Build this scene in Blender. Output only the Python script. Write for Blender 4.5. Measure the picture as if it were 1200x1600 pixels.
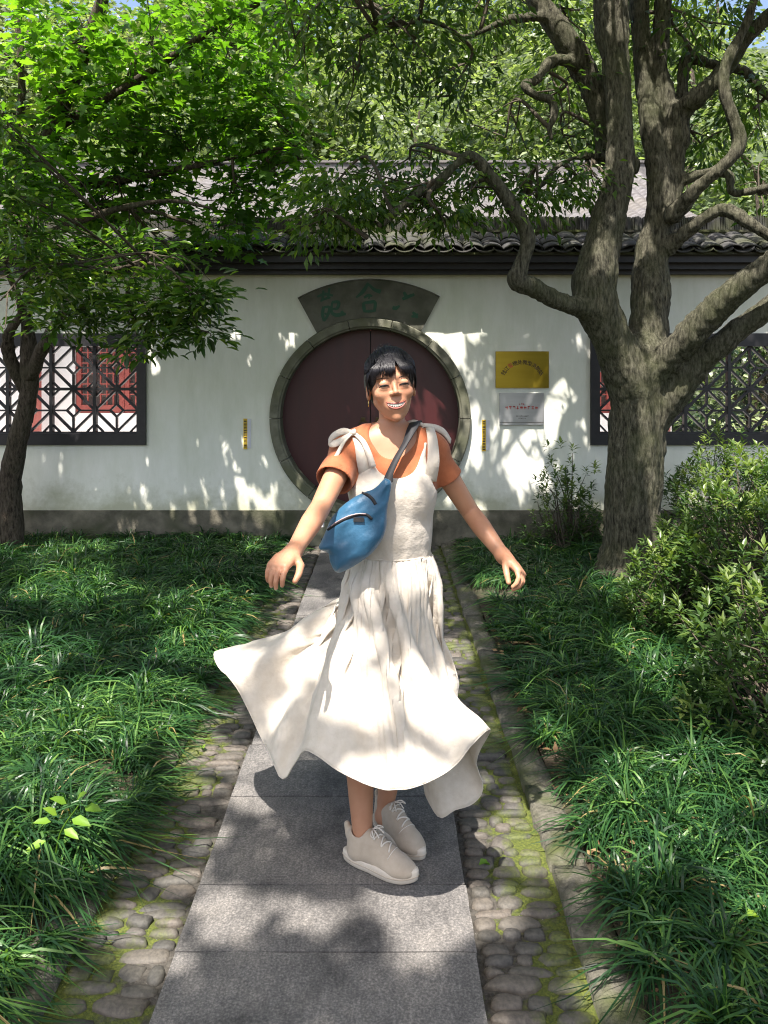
import bpy, bmesh, math, random
import numpy as np
from mathutils import Vector, Matrix
from mathutils.bvhtree import BVHTree

for o in list(bpy.data.objects):
    bpy.data.objects.remove(o)
SC = bpy.context.scene
COL = SC.collection
rng = np.random.default_rng(7)
random.seed(7)

# ---------------------------------------------------------------- camera, sky, sun, exposure
CAM_H = 1.53          # eye height of the photographer
FPX = 1202.0          # focal length in pixels of the 1200 x 1600 photograph
HOR = 588.0           # row of the horizon in the photograph
cam = bpy.data.cameras.new('camera')
cam.lens = 36.0 * FPX / 1600.0
cam.sensor_width = 36.0
cam.shift_y = -(800.0 - HOR) / 1600.0
cam.clip_start = 0.05
cam.clip_end = 500.0
cam_ob = bpy.data.objects.new('camera', cam)
COL.objects.link(cam_ob)
cam_ob.location = (0.0, 0.0, CAM_H)
cam_ob.rotation_euler = (math.radians(90.0), 0.0, 0.0)
SC.camera = cam_ob

SUN_D = Vector((0.14, 0.42, -0.90)).normalized()      # direction in which the sunlight travels
world = bpy.data.worlds.new('World')
SC.world = world
world.use_nodes = True
nt = world.node_tree
bg = nt.nodes['Background']
sky = nt.nodes.new('ShaderNodeTexSky')
sky.sky_type = 'NISHITA'
sky.sun_disc = False
sky.sun_elevation = math.asin(-SUN_D.z)
sky.sun_rotation = math.atan2(-SUN_D.x, -SUN_D.y)
sky.air_density = 1.0
sky.dust_density = 4.0
sky.ozone_density = 0.4
nt.links.new(sky.outputs[0], bg.inputs[0])
bg.inputs[1].default_value = 0.125

sun = bpy.data.lights.new('sun', 'SUN')
sun.energy = 5.0
sun.angle = math.radians(0.53)
sun.color = (1.0, 0.93, 0.86)
sun_ob = bpy.data.objects.new('sun', sun)
COL.objects.link(sun_ob)
sun_ob.rotation_euler = SUN_D.to_track_quat('-Z', 'Y').to_euler()
sun_ob.location = (-2, -6, 14)

SC.view_settings.view_transform = 'Standard'
SC.view_settings.look = 'None'
SC.view_settings.gamma = 1.0
SC.view_settings.exposure = 1.36
SC.view_settings.use_curve_mapping = False
SC.cycles.max_bounces = 6
SC.cycles.diffuse_bounces = 4
SC.cycles.glossy_bounces = 2
SC.cycles.transmission_bounces = 3
SC.cycles.transparent_max_bounces = 4
SC.cycles.caustics_reflective = False
SC.cycles.caustics_refractive = False
SC.cycles.use_light_tree = False
SC.cycles.filter_width = 1.1
SC.cycles.sample_clamp_indirect = 6.0

# ---------------------------------------------------------------- small helpers
def at(px, py, Y):
    """world point seen at a photograph pixel, at distance Y"""
    return np.array([(px - 600.0) * Y / FPX, Y, CAM_H - (py - HOR) * Y / FPX])

def tag(o, label=None, cat=None, group=None, kind=None):
    if label: o['label'] = label
    if cat: o['category'] = cat
    if group: o['group'] = group
    if kind: o['kind'] = kind
    return o

def link(o, parent=None):
    COL.objects.link(o)
    if parent is not None:
        o.parent = parent
    return o

def empty(name, loc=(0, 0, 0), rz=0.0):
    o = bpy.data.objects.new(name, None)
    o.location = loc
    o.rotation_euler = (0, 0, rz)
    o.empty_display_size = 0.1
    return link(o)

def mesh_np(name, V, faces, mat=None, smooth=False, tint=None, attrs=None):
    """V (n,3); faces: a list of integer arrays (m,k)"""
    V = np.asarray(V, dtype=np.float32)
    me = bpy.data.meshes.new(name)
    me.vertices.add(len(V))
    me.vertices.foreach_set('co', V.ravel())
    if not isinstance(faces, (list, tuple)):
        faces = [faces]
    faces = [np.asarray(f, dtype=np.int32) for f in faces if len(f)]
    tot = sum(f.size for f in faces)
    me.loops.add(tot)
    me.loops.foreach_set('vertex_index', np.concatenate([f.ravel() for f in faces]))
    npoly = sum(len(f) for f in faces)
    me.polygons.add(npoly)
    sizes = np.concatenate([np.full(len(f), f.shape[1], dtype=np.int32) for f in faces])
    starts = np.concatenate([[0], np.cumsum(sizes)[:-1]]).astype(np.int32)
    me.polygons.foreach_set('loop_start', starts)
    me.polygons.foreach_set('use_smooth', np.full(npoly, bool(smooth)))
    me.update(calc_edges=True)
    if tint is not None:
        a = me.attributes.new('tint', 'FLOAT', 'POINT')
        a.data.foreach_set('value', np.asarray(tint, dtype=np.float32))
    for k, v in (attrs or {}).items():
        a = me.attributes.new(k, 'FLOAT', 'POINT')
        a.data.foreach_set('value', np.asarray(v, dtype=np.float32))
    if mat is not None:
        me.materials.append(mat)
    return me

def obj(name, me, parent=None, loc=None, rot=None, scale=None):
    o = bpy.data.objects.new(name, me)
    if loc is not None: o.location = loc
    if rot is not None: o.rotation_euler = rot
    if scale is not None: o.scale = scale
    return link(o, parent)

class MB:
    """collects boxes, tubes and polygons into one mesh"""
    def __init__(s):
        s.v = []; s.f = []
    def add(s, V, F):
        b = len(s.v)
        s.v += [tuple(map(float, p)) for p in V]
        s.f += [tuple(int(i) + b for i in f) for f in F]
    def box(s, x0, x1, y0, y1, z0, z1):
        s.add([(x0,y0,z0),(x1,y0,z0),(x1,y1,z0),(x0,y1,z0),(x0,y0,z1),(x1,y0,z1),(x1,y1,z1),(x0,y1,z1)],
              [(0,3,2,1),(4,5,6,7),(0,1,5,4),(1,2,6,5),(2,3,7,6),(3,0,4,7)])
    def tube(s, pts, rad, seg=8, cap=True):
        V, F = tube_np(np.asarray(pts, float), np.broadcast_to(np.asarray(rad, float), (len(pts),)), seg, cap)
        s.add(V, F)
    def build(s, name, mat, parent=None, smooth=False, bevel=0.0):
        me = bpy.data.meshes.new(name)
        me.from_pydata(s.v, [], s.f)
        me.materials.append(mat)
        if bevel > 0:
            bm = bmesh.new(); bm.from_mesh(me)
            bmesh.ops.bevel(bm, geom=bm.edges[:], offset=bevel, segments=2, affect='EDGES', clamp_overlap=True)
            bm.to_mesh(me); bm.free()
        if smooth:
            me.polygons.foreach_set('use_smooth', [True] * len(me.polygons))
        me.update()
        return obj(name, me, parent)

def frames(P):
    """tangent and two normals along a polyline"""
    T = np.gradient(P, axis=0)
    T /= np.linalg.norm(T, axis=1, keepdims=True) + 1e-9
    N = np.zeros_like(P)
    ref = np.array([0, 0, 1.0]) if abs(T[0, 2]) < 0.9 else np.array([1.0, 0, 0])
    n = ref - T[0] * ref.dot(T[0]); n /= np.linalg.norm(n)
    for i in range(len(P)):
        n = n - T[i] * n.dot(T[i]); n /= np.linalg.norm(n) + 1e-9
        N[i] = n
    return T, N, np.cross(T, N)

def tube_np(P, R, seg=8, cap=True, flat=1.0):
    T, N, B = frames(P)
    a = np.linspace(0, 2 * np.pi, seg, endpoint=False)
    ring = np.cos(a)[None, :, None] * N[:, None, :] + flat * np.sin(a)[None, :, None] * B[:, None, :]
    V = (P[:, None, :] + R[:, None, None] * ring).reshape(-1, 3)
    F = []
    n = len(P)
    for i in range(n - 1):
        for j in range(seg):
            k = (j + 1) % seg
            F.append((i * seg + j, i * seg + k, (i + 1) * seg + k, (i + 1) * seg + j))
    if cap:
        F.append(tuple(range(seg - 1, -1, -1)))
        F.append(tuple((n - 1) * seg + j for j in range(seg)))
    return V, F

def spline(pts, n=8):
    """Catmull-Rom through the points; columns beyond xyz are carried along"""
    P = np.asarray(pts, float)
    if len(P) < 3:
        t = np.linspace(0, 1, n + 1)[:, None]
        return P[0] * (1 - t) + P[-1] * t
    Q = np.vstack([2 * P[0] - P[1], P, 2 * P[-1] - P[-2]])
    out = []
    for i in range(1, len(Q) - 2):
        p0, p1, p2, p3 = Q[i - 1], Q[i], Q[i + 1], Q[i + 2]
        for t in np.linspace(0, 1, n, endpoint=False):
            out.append(0.5 * ((2 * p1) + (-p0 + p2) * t + (2 * p0 - 5 * p1 + 4 * p2 - p3) * t ** 2 + (-p0 + 3 * p1 - 3 * p2 + p3) * t ** 3))
    out.append(P[-1])
    return np.array(out)

def vnoise(P, scale=1.0, seed=0):
    """smooth value noise, -1..1"""
    P = np.asarray(P, float) * scale + seed * 17.31
    I = np.floor(P).astype(np.int64); f = P - I
    f = f * f * (3 - 2 * f)
    def h(ix, iy, iz):
        n = (ix * 374761393 + iy * 668265263 + iz * 2147483647 + seed * 1013) & 0xffffffff
        n = ((n ^ (n >> 13)) * 1274126177) & 0xffffffff
        n = n ^ (n >> 16)
        return (n & 0xffff) / 32767.5 - 1.0
    r = 0.0
    for dx in (0, 1):
        for dy in (0, 1):
            for dz in (0, 1):
                w = (f[:, 0] if dx else 1 - f[:, 0]) * (f[:, 1] if dy else 1 - f[:, 1]) * (f[:, 2] if dz else 1 - f[:, 2])
                r = r + w * h(I[:, 0] + dx, I[:, 1] + dy, I[:, 2] + dz)
    return r

def fbm(P, scale=1.0, oct=3, seed=0):
    r = 0.0; a = 1.0
    for k in range(oct):
        r = r + a * vnoise(P, scale * 2 ** k, seed + k)
        a *= 0.5
    return r / 1.75

# ---------------------------------------------------------------- implicit surfaces (smooth unions of limbs, polygonised by surface nets)
class Field:
    def __init__(s, lo, hi, h):
        s.lo = np.asarray(lo, float); s.h = h
        n = np.ceil((np.asarray(hi, float) - s.lo) / h).astype(int) + 1
        s.g = np.full(n, 1.0, dtype=np.float32)
    def block(s, a, b):
        i0 = np.maximum(np.floor((np.asarray(a) - s.lo) / s.h).astype(int), 0)
        i1 = np.minimum(np.ceil((np.asarray(b) - s.lo) / s.h).astype(int) + 1, s.g.shape)
        if (i1 <= i0).any():
            return None, None
        ax = [s.lo[k] + s.h * np.arange(i0[k], i1[k], dtype=np.float32) for k in range(3)]
        X, Y, Z = np.meshgrid(*ax, indexing='ij', sparse=True)
        return (slice(i0[0], i1[0]), slice(i0[1], i1[1]), slice(i0[2], i1[2])), (X, Y, Z)
    def put(s, sl, d, k, sub=False):
        g = s.g[sl]
        if sub:
            d = -d
            if k > 0:
                hh = np.clip(0.5 + 0.5 * (d - g) / k, 0, 1)
                s.g[sl] = g * (1 - hh) + d * hh + k * hh * (1 - hh)
            else:
                s.g[sl] = np.maximum(g, d)
        elif k > 0:
            hh = np.clip(0.5 + 0.5 * (d - g) / k, 0, 1)
            s.g[sl] = d * (1 - hh) + g * hh - k * hh * (1 - hh)
        else:
            s.g[sl] = np.minimum(g, d)
    def capsule(s, a, b, ra, rb, k=0.02, sub=False):
        a = np.asarray(a, float); b = np.asarray(b, float)
        m = max(ra, rb) + k + 4 * s.h
        sl, c = s.block(np.minimum(a, b) - m, np.maximum(a, b) + m)
        if sl is None: return
        X, Y, Z = c
        ab = b - a; L = max(ab.dot(ab), 1e-9)
        t = np.clip(((X - a[0]) * ab[0] + (Y - a[1]) * ab[1] + (Z - a[2]) * ab[2]) / L, 0, 1)
        d = np.sqrt((X - a[0] - t * ab[0]) ** 2 + (Y - a[1] - t * ab[1]) ** 2 + (Z - a[2] - t * ab[2]) ** 2) - (ra + (rb - ra) * t)
        s.put(sl, d.astype(np.float32), k, sub)
    def chain(s, pts, k=0.02, sub=False):
        """a limb through (x, y, z, radius) points, joined to the rest by one smooth union"""
        pts = np.asarray(pts, float)
        m = pts[:, 3].max() + k + 4 * s.h
        sl, c = s.block(pts[:, :3].min(0) - m, pts[:, :3].max(0) + m)
        if sl is None: return
        X, Y, Z = c
        full = np.full(np.broadcast(X, Y, Z).shape, 1.0, dtype=np.float32)
        o = np.array([q.start for q in sl])
        for p, q in zip(pts[:-1], pts[1:]):
            a, b = p[:3], q[:3]
            mm = max(p[3], q[3]) + k + 4 * s.h
            s2, c2 = s.block(np.minimum(a, b) - mm, np.maximum(a, b) + mm)
            if s2 is None: continue
            s3 = tuple(slice(max(u.start - o[i], 0), u.stop - o[i]) for i, u in enumerate(s2))
            X, Y, Z = c2
            ab = b - a; L = max(ab.dot(ab), 1e-9)
            t = np.clip(((X - a[0]) * ab[0] + (Y - a[1]) * ab[1] + (Z - a[2]) * ab[2]) / L, 0, 1)
            d = np.sqrt((X - a[0] - t * ab[0]) ** 2 + (Y - a[1] - t * ab[1]) ** 2 + (Z - a[2] - t * ab[2]) ** 2) - (p[3] + (q[3] - p[3]) * t)
            full[s3] = np.minimum(full[s3], d)
        s.put(sl, full, k, sub)
    def cutball(s, p, n, c, R):
        """cut away what lies beyond the plane (p, n), inside a ball only"""
        p = np.asarray(p, float); c = np.asarray(c, float); n = np.asarray(n, float); n = n / np.linalg.norm(n)
        sl, co = s.block(c - R, c + R)
        if sl is None: return
        X, Y, Z = co
        d = np.maximum(-((X - p[0]) * n[0] + (Y - p[1]) * n[1] + (Z - p[2]) * n[2]), np.sqrt((X - c[0]) ** 2 + (Y - c[1]) ** 2 + (Z - c[2]) ** 2) - R)
        s.g[sl] = np.maximum(s.g[sl], -d.astype(np.float32))
    def ell(s, c, r, k=0.02, R=None, sub=False):
        c = np.asarray(c, float); r = np.asarray(r, float)
        R = np.eye(3) if R is None else np.asarray(R, float)
        m = r.max() + k + 4 * s.h
        sl, co = s.block(c - m, c + m)
        if sl is None: return
        X, Y, Z = co
        x, y, z = X - c[0], Y - c[1], Z - c[2]
        q = [x * R[0, i] + y * R[1, i] + z * R[2, i] for i in range(3)]     # columns of R are the local axes
        k0 = np.sqrt(sum((q[i] / r[i]) ** 2 for i in range(3))) + 1e-6
        k1 = np.sqrt(sum((q[i] / r[i] ** 2) ** 2 for i in range(3))) + 1e-6
        s.put(sl, (k0 * (k0 - 1) / k1).astype(np.float32), k, sub)
    def plane(s, p, n, k=0.0):
        """cut away what lies on the side of the normal"""
        p = np.asarray(p, float); n = np.asarray(n, float); n = n / np.linalg.norm(n)
        sl, (X, Y, Z) = s.block(s.lo, s.lo + s.h * np.array(s.g.shape))
        d = ((X - p[0]) * n[0] + (Y - p[1]) * n[1] + (Z - p[2]) * n[2]).astype(np.float32)
        s.g = np.maximum(s.g, d)
    def mesh(s):
        g = s.g; h = s.h
        S = (g < 0).astype(np.uint8)
        c = np.zeros(tuple(n - 1 for n in g.shape), dtype=np.uint8)
        for dx in (0, 1):
            for dy in (0, 1):
                for dz in (0, 1):
                    c += S[dx:S.shape[0] - 1 + dx, dy:S.shape[1] - 1 + dy, dz:S.shape[2] - 1 + dz]
        idx = np.argwhere((c > 0) & (c < 8))
        cid = np.full(c.shape, -1, dtype=np.int32)
        cid[idx[:, 0], idx[:, 1], idx[:, 2]] = np.arange(len(idx))
        corners = [(i, j, k) for i in (0, 1) for j in (0, 1) for k in (0, 1)]
        val = {q: g[idx[:, 0] + q[0], idx[:, 1] + q[1], idx[:, 2] + q[2]] for q in corners}
        acc = np.zeros((len(idx), 3)); cnt = np.zeros(len(idx))
        for q in corners:
            for ax in range(3):
                if q[ax] == 0:
                    r = list(q); r[ax] = 1; r = tuple(r)
                    a, b = val[q], val[r]
                    m = (a < 0) != (b < 0)
                    t = np.where(m, a / np.where(a - b == 0, 1, a - b), 0)
                    p = np.tile(np.array(q, float), (len(idx), 1)); p[:, ax] += t
                    acc += p * m[:, None]; cnt += m
        V = s.lo + h * (idx + acc / cnt[:, None])
        quads = []
        for ax in range(3):
            o1, o2 = [(1, 2), (2, 0), (0, 1)][ax]
            sl0 = [slice(None)] * 3; sl1 = [slice(None)] * 3
            sl0[ax] = slice(0, -1); sl1[ax] = slice(1, None)
            a = S[tuple(sl0)]; b = S[tuple(sl1)]
            e = np.argwhere(a != b)
            ok = (e[:, o1] > 0) & (e[:, o2] > 0) & (e[:, o1] < g.shape[o1] - 1) & (e[:, o2] < g.shape[o2] - 1)
            e = e[ok]
            inside = a[e[:, 0], e[:, 1], e[:, 2]] == 1
            def cell(d1, d2):
                q = e.copy(); q[:, o1] -= d1; q[:, o2] -= d2
                return cid[q[:, 0], q[:, 1], q[:, 2]]
            Q = np.stack([cell(1, 1), cell(0, 1), cell(0, 0), cell(1, 0)], axis=1)
            Q[~inside] = Q[~inside][:, ::-1]
            quads.append(Q)
        F = np.concatenate(quads)
        F = F[(F >= 0).all(axis=1)]
        return V, F

def smooth_mesh(V, F, it=1, lam=0.5):
    V = V.copy()
    E = np.concatenate([F[:, [i, (i + 1) % F.shape[1]]] for i in range(F.shape[1])])
    for _ in range(it):
        acc = np.zeros_like(V); n = np.zeros(len(V))
        for a, b in ((0, 1), (1, 0)):
            for k in range(3):
                acc[:, k] += np.bincount(E[:, a], V[E[:, b], k], len(V))
            n += np.bincount(E[:, a], minlength=len(V))
        V += lam * (acc / np.maximum(n, 1)[:, None] - V)
    return V

def vert_normals(V, F):
    n = np.cross(V[F[:, 2]] - V[F[:, 0]], V[F[:, 3 % F.shape[1]]] - V[F[:, 1]]) if F.shape[1] == 4 else np.cross(V[F[:, 1]] - V[F[:, 0]], V[F[:, 2]] - V[F[:, 0]])
    N = np.zeros_like(V)
    for j in range(F.shape[1]):
        for k in range(3):
            N[:, k] += np.bincount(F[:, j], n[:, k], len(V))
    return N / (np.linalg.norm(N, axis=1, keepdims=True) + 1e-12)

# ---------------------------------------------------------------- materials
def nodes(name):
    m = bpy.data.materials.new(name)
    m.use_nodes = True
    t = m.node_tree
    return m, t, t.nodes['Principled BSDF']

def N(t, kind, **kw):
    n = t.nodes.new(kind)
    for k, v in kw.items():
        if k.startswith('i_'):
            n.inputs[k[2:].replace('_', ' ')].default_value = v
        elif k.startswith('n_'):
            n.inputs[int(k[2:])].default_value = v
        else:
            setattr(n, k, v)
    return n

def c4(c):
    return (c[0], c[1], c[2], 1.0)

def ramp(t, stops):
    r = N(t, 'ShaderNodeValToRGB')
    e = r.color_ramp.elements
    e[0].position, e[0].color = stops[0][0], c4(stops[0][1])
    e[1].position, e[1].color = stops[-1][0], c4(stops[-1][1])
    for p, c in stops[1:-1]:
        q = e.new(p); q.color = c4(c)
    return r

def mixc(t, fac, a, b, mode='MIX'):
    m = N(t, 'ShaderNodeMix', data_type='RGBA', blend_type=mode)
    for s, v in ((m.inputs['Factor'], fac), (m.inputs[6], a), (m.inputs[7], b)):
        if hasattr(v, 'is_linked') or isinstance(v, bpy.types.NodeSocket): t.links.new(v, s)
        elif isinstance(v, (int, float)): s.default_value = v
        else: s.default_value = c4(v)
    return m.outputs[2]

def coords(t, scale=(1, 1, 1), kind='Object'):
    tc = N(t, 'ShaderNodeTexCoord'); mp = N(t, 'ShaderNodeMapping')
    mp.inputs['Scale'].default_value = scale
    t.links.new(tc.outputs[kind], mp.inputs[0])
    return mp.outputs[0]

def world_coords(t, scale=(1, 1, 1)):
    g = N(t, 'ShaderNodeNewGeometry'); mp = N(t, 'ShaderNodeMapping')
    mp.inputs['Scale'].default_value = scale
    t.links.new(g.outputs['Position'], mp.inputs[0])
    return mp.outputs[0]

def noise(t, vec, scale, detail=4.0, rough=0.55):
    n = N(t, 'ShaderNodeTexNoise')
    n.inputs['Scale'].default_value = scale; n.inputs['Detail'].default_value = detail; n.inputs['Roughness'].default_value = rough
    t.links.new(vec, n.inputs['Vector'])
    return n.outputs[0]

def bump(t, bsdf, hgt, strength=0.3, dist=0.01):
    b = N(t, 'ShaderNodeBump')
    b.inputs['Strength'].default_value = strength; b.inputs['Distance'].default_value = dist
    t.links.new(hgt, b.inputs['Height'])
    prev = bsdf.inputs['Normal']
    if prev.is_linked:
        t.links.new(prev.links[0].from_socket, b.inputs['Normal'])
    t.links.new(b.outputs[0], prev)

def pmat(name, c1, c2, scale=20.0, rough=0.7, bmp=0.3, bscale=None, dist=0.005, stretch=(1, 1, 1), spec=0.5, c3=None, big=1.2, lo=0.3, hi=0.7, obj_space=False, metal=0.0):
    """two colours mottled by noise, a third in broad patches, fine relief"""
    m, t, b = nodes(name)
    v = coords(t, stretch) if obj_space else world_coords(t, stretch)
    n = noise(t, v, scale)
    r = ramp(t, [(lo, c1), (hi, c2)])
    t.links.new(n, r.inputs[0])
    col = r.outputs[0]
    if c3 is not None:
        n2 = noise(t, v, big, 3)
        r2 = ramp(t, [(0.45, (0, 0, 0)), (0.65, (1, 1, 1))])
        t.links.new(n2, r2.inputs[0])
        col = mixc(t, r2.outputs[0], col, c3)
    t.links.new(col, b.inputs['Base Color'])
    b.inputs['Roughness'].default_value = rough
    b.inputs['Specular IOR Level'].default_value = spec
    b.inputs['Metallic'].default_value = metal
    if bmp:
        bump(t, b, noise(t, v, bscale or scale * 2.5, 5), bmp, dist)
    return m

def leaf_mat(name, dark, mid, light, rough=0.4, trans=0.35, spec=0.4, tcol=None, dead=None):
    m, t, b = nodes(name)
    a = N(t, 'ShaderNodeAttribute', attribute_name='tint')
    r = ramp(t, [(0.0, dark), (0.55, mid), (1.0, light)] if dead is None else [(0.0, dark), (0.5, mid), (0.955, light), (0.975, dead)])
    t.links.new(a.outputs['Fac'], r.inputs[0])
    t.links.new(r.outputs[0], b.inputs['Base Color'])
    b.inputs['Roughness'].default_value = rough
    b.inputs['Specular IOR Level'].default_value = spec
    tr = N(t, 'ShaderNodeBsdfTranslucent')
    tc = mixc(t, 1.0, r.outputs[0], tcol or (1.5, 1.7, 0.6), 'MULTIPLY')
    t.links.new(tc, tr.inputs[0])
    mx = N(t, 'ShaderNodeMixShader'); mx.inputs[0].default_value = trans
    t.links.new(b.outputs[0], mx.inputs[1]); t.links.new(tr.outputs[0], mx.inputs[2])
    t.links.new(mx.outputs[0], t.nodes['Material Output'].inputs[0])
    return m

# ---------------------------------------------------------------- leaves
LEAF = {   # outline along x, width along y, lift along z; faces
    'oval':  (np.array([(0,0,0),(.32,.5,.10),(.32,-.5,.10),(.42,0,-.0),(.72,.36,.05),(.72,-.36,.05),(1,0,-.12)]),
              [(0,3,1),(0,2,3),(3,4,1),(3,2,5),(3,6,4),(3,5,6)]),
    'lance': (np.array([(0,0,0),(.45,.5,.08),(.45,-.5,.08),(.5,0,-.02),(1,0,-.14)]), [(0,3,1),(0,2,3),(3,4,1),(3,2,4)]),
    'quad':  (np.array([(0,0,0),(.45,.5,.05),(.45,-.5,.05),(1,0,-.1)]), [(0,2,1),(1,2,3)]),
    'maple': (np.array([(.28,0,0),(0,0,0),(.05,.42,.05),(.34,.30,.02),(.50,.62,-.04),(.58,.22,.03),(1.0,0,-.12),(.58,-.22,.03),(.50,-.62,-.04),(.34,-.30,.02),(.05,-.42,.05)]),
              [(0,i,i+1) if i < 10 else (0,10,1) for i in range(1, 11)]),
}
LEAF['maple'][1][:] = [(0, b, a) for (_, a, b) in LEAF['maple'][1]]

def leaves_mesh(name, P, D, U, L, W, kind, mat, tint=None):
    """P base points, D directions, U up normals, L lengths, W width ratio"""
    T, Fc = LEAF[kind]
    n = len(P)
    D = D / (np.linalg.norm(D, axis=1, keepdims=True) + 1e-9)
    S = np.cross(U, D); S /= np.linalg.norm(S, axis=1, keepdims=True) + 1e-9
    U = np.cross(D, S)
    V = (P[:, None, :] + L[:, None, None] * (T[None, :, 0, None] * D[:, None, :] + W * T[None, :, 1, None] * S[:, None, :] + T[None, :, 2, None] * U[:, None, :]))
    F = (np.arange(n)[:, None, None] * len(T) + np.array(Fc)[None]).reshape(-1, 3)
    tint = rng.random(n) if tint is None else tint
    return mesh_np(name, V.reshape(-1, 3), F, mat, smooth=True, tint=np.repeat(tint, len(T)))

def rand_dirs(n):
    d = rng.normal(size=(n, 3))
    return d / np.linalg.norm(d, axis=1, keepdims=True)

# openings in the overhead canopy through which the sun reaches the place: (plane, centre a, centre b, radius a, radius b)
GAPS = []
def in_gap(P):
    """true where a leaf would shade one of the sunny spots"""
    r = np.zeros(len(P), bool)
    s = np.array(SUN_D)
    jit = 0.05 * vnoise(P, 5.0, 3)
    for kind, a, b, ra, rb in GAPS:
        if kind == 'ground':
            t = (P[:, 2] - 0.08) / -s[2]
            X = P[:, 0] + s[0] * t; Y = P[:, 1] + s[1] * t
            ok = (Y < 7.1); A, B = X, Y
        elif kind == 'wall':
            t = (7.1 - P[:, 1]) / s[1]
            X = P[:, 0] + s[0] * t; Z = P[:, 2] + s[2] * t
            ok = (t > 0) & (Z > 0); A, B = X, Z
        else:                                     # an upright plane through the woman or the tree
            t = ((2.33 if kind == 'person' else 5.5) - P[:, 1]) / s[1]
            X = P[:, 0] + s[0] * t; Z = P[:, 2] + s[2] * t
            ok = (t > (0 if kind == 'person' else .35)) & (Z > 0); A, B = X, Z
        ra, rb = ra + .020, rb + .020                 # half a leaf's width more
        r |= ok & ((((A - a) / ra) ** 2 + ((B - b) / rb) ** 2) < 1.0 + jit * 6) & ((kind != 'wall') | (rng.random(len(P)) < .9))
    return r

def crown_points(blobs, per, spread, gap=True):
    """cluster centres inside uneven blobs, then leaves round every cluster; returns leaf positions and their outward directions"""
    Ps, Ds = [], []
    for (c, r, n) in blobs:
        c = np.asarray(c, float); r = np.asarray(r, float)
        d = rand_dirs(n)
        rad = rng.random(n) ** 0.45
        rad = rad * (1 + 0.25 * vnoise(d, 2.3, 5))
        Q = c + d * r * rad[:, None]
        for q, dd in zip(Q, d):
            m = max(2, int(per * (0.5 + rng.random())))
            off = rng.normal(size=(m, 3)) * spread * np.array([1, 1, 0.55])
            Ps.append(q + off)
            Ds.append(off / spread + 0.7 * dd)
    P = np.concatenate(Ps); D = np.concatenate(Ds)
    return P, D

def crown_mesh(name, blobs, per, spread, size, W, kind, mat, droop=0.5, gap=True, up=0.8, keep=None):
    P, D = crown_points(blobs, per, spread, gap)
    n = len(P)
    D = D + rng.normal(size=(n, 3)) * 0.5
    D[:, 2] = D[:, 2] * 0.5 - droop
    U = rng.normal(size=(n, 3)) * (1 - up) + np.array([0, 0, 1.0]) * up + 0.25 * D * np.array([1, 1, 0])
    L = size * (0.65 + 0.6 * rng.random(n))
    if gap and GAPS:                               # leave out every leaf that would cover a sunny spot with base, middle or tip
        dn = D / (np.linalg.norm(D, axis=1, keepdims=True) + 1e-9) * L[:, None]
        k = ~(in_gap(P) | in_gap(P + .5 * dn) | in_gap(P + dn))
        P, D, U, L = P[k], D[k], U[k], L[k]; n = len(P)
    tint = np.clip(0.5 + 0.3 * vnoise(P, 1.6, 2) + 0.25 * rng.normal(size=n), 0, 1)
    if keep:                                       # the leaves nearest the camera become objects of their own
        return P, D, U, L, tint
    return leaves_mesh(name, P, D, U, L, W, kind, mat, tint)
# ================================================================ ground, path, kerb
M_soil = pmat('soil', (0.035, 0.026, 0.017), (0.10, 0.075, 0.05), 18, 0.95, 0.8, 40, 0.02, c3=(0.03, 0.045, 0.015), big=1.5)
M_hill = pmat('hill_soil', (0.03, 0.045, 0.02), (0.06, 0.08, 0.035), 2, 0.95, 0.5, 4, 0.1)

def grid_mesh(name, x0, x1, y0, y1, nx, ny, fz, mat):
    X, Y = np.meshgrid(np.linspace(x0, x1, nx), np.linspace(y0, y1, ny), indexing='ij')
    P = np.stack([X.ravel(), Y.ravel(), np.zeros(X.size)], 1)
    P[:, 2] = fz(P)
    i = np.arange(nx - 1)[:, None] * ny + np.arange(ny - 1)[None]
    F = np.stack([i, i + ny, i + ny + 1, i + 1], -1).reshape(-1, 4)
    return mesh_np(name, P, F, mat, smooth=True)

ground = obj('ground', grid_mesh('ground', -60, 60, -30, 60, 241, 181, lambda P: -0.13 + 0.0 * P[:, 0], M_soil))
tag(ground, kind='structure')

PX0, PX1 = -0.556, 0.243           # edges of the paved strip of slabs
LX0, RX1 = -0.83, 0.52             # outer edges of the cobbled strips
WALL_Y = 7.10

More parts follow.
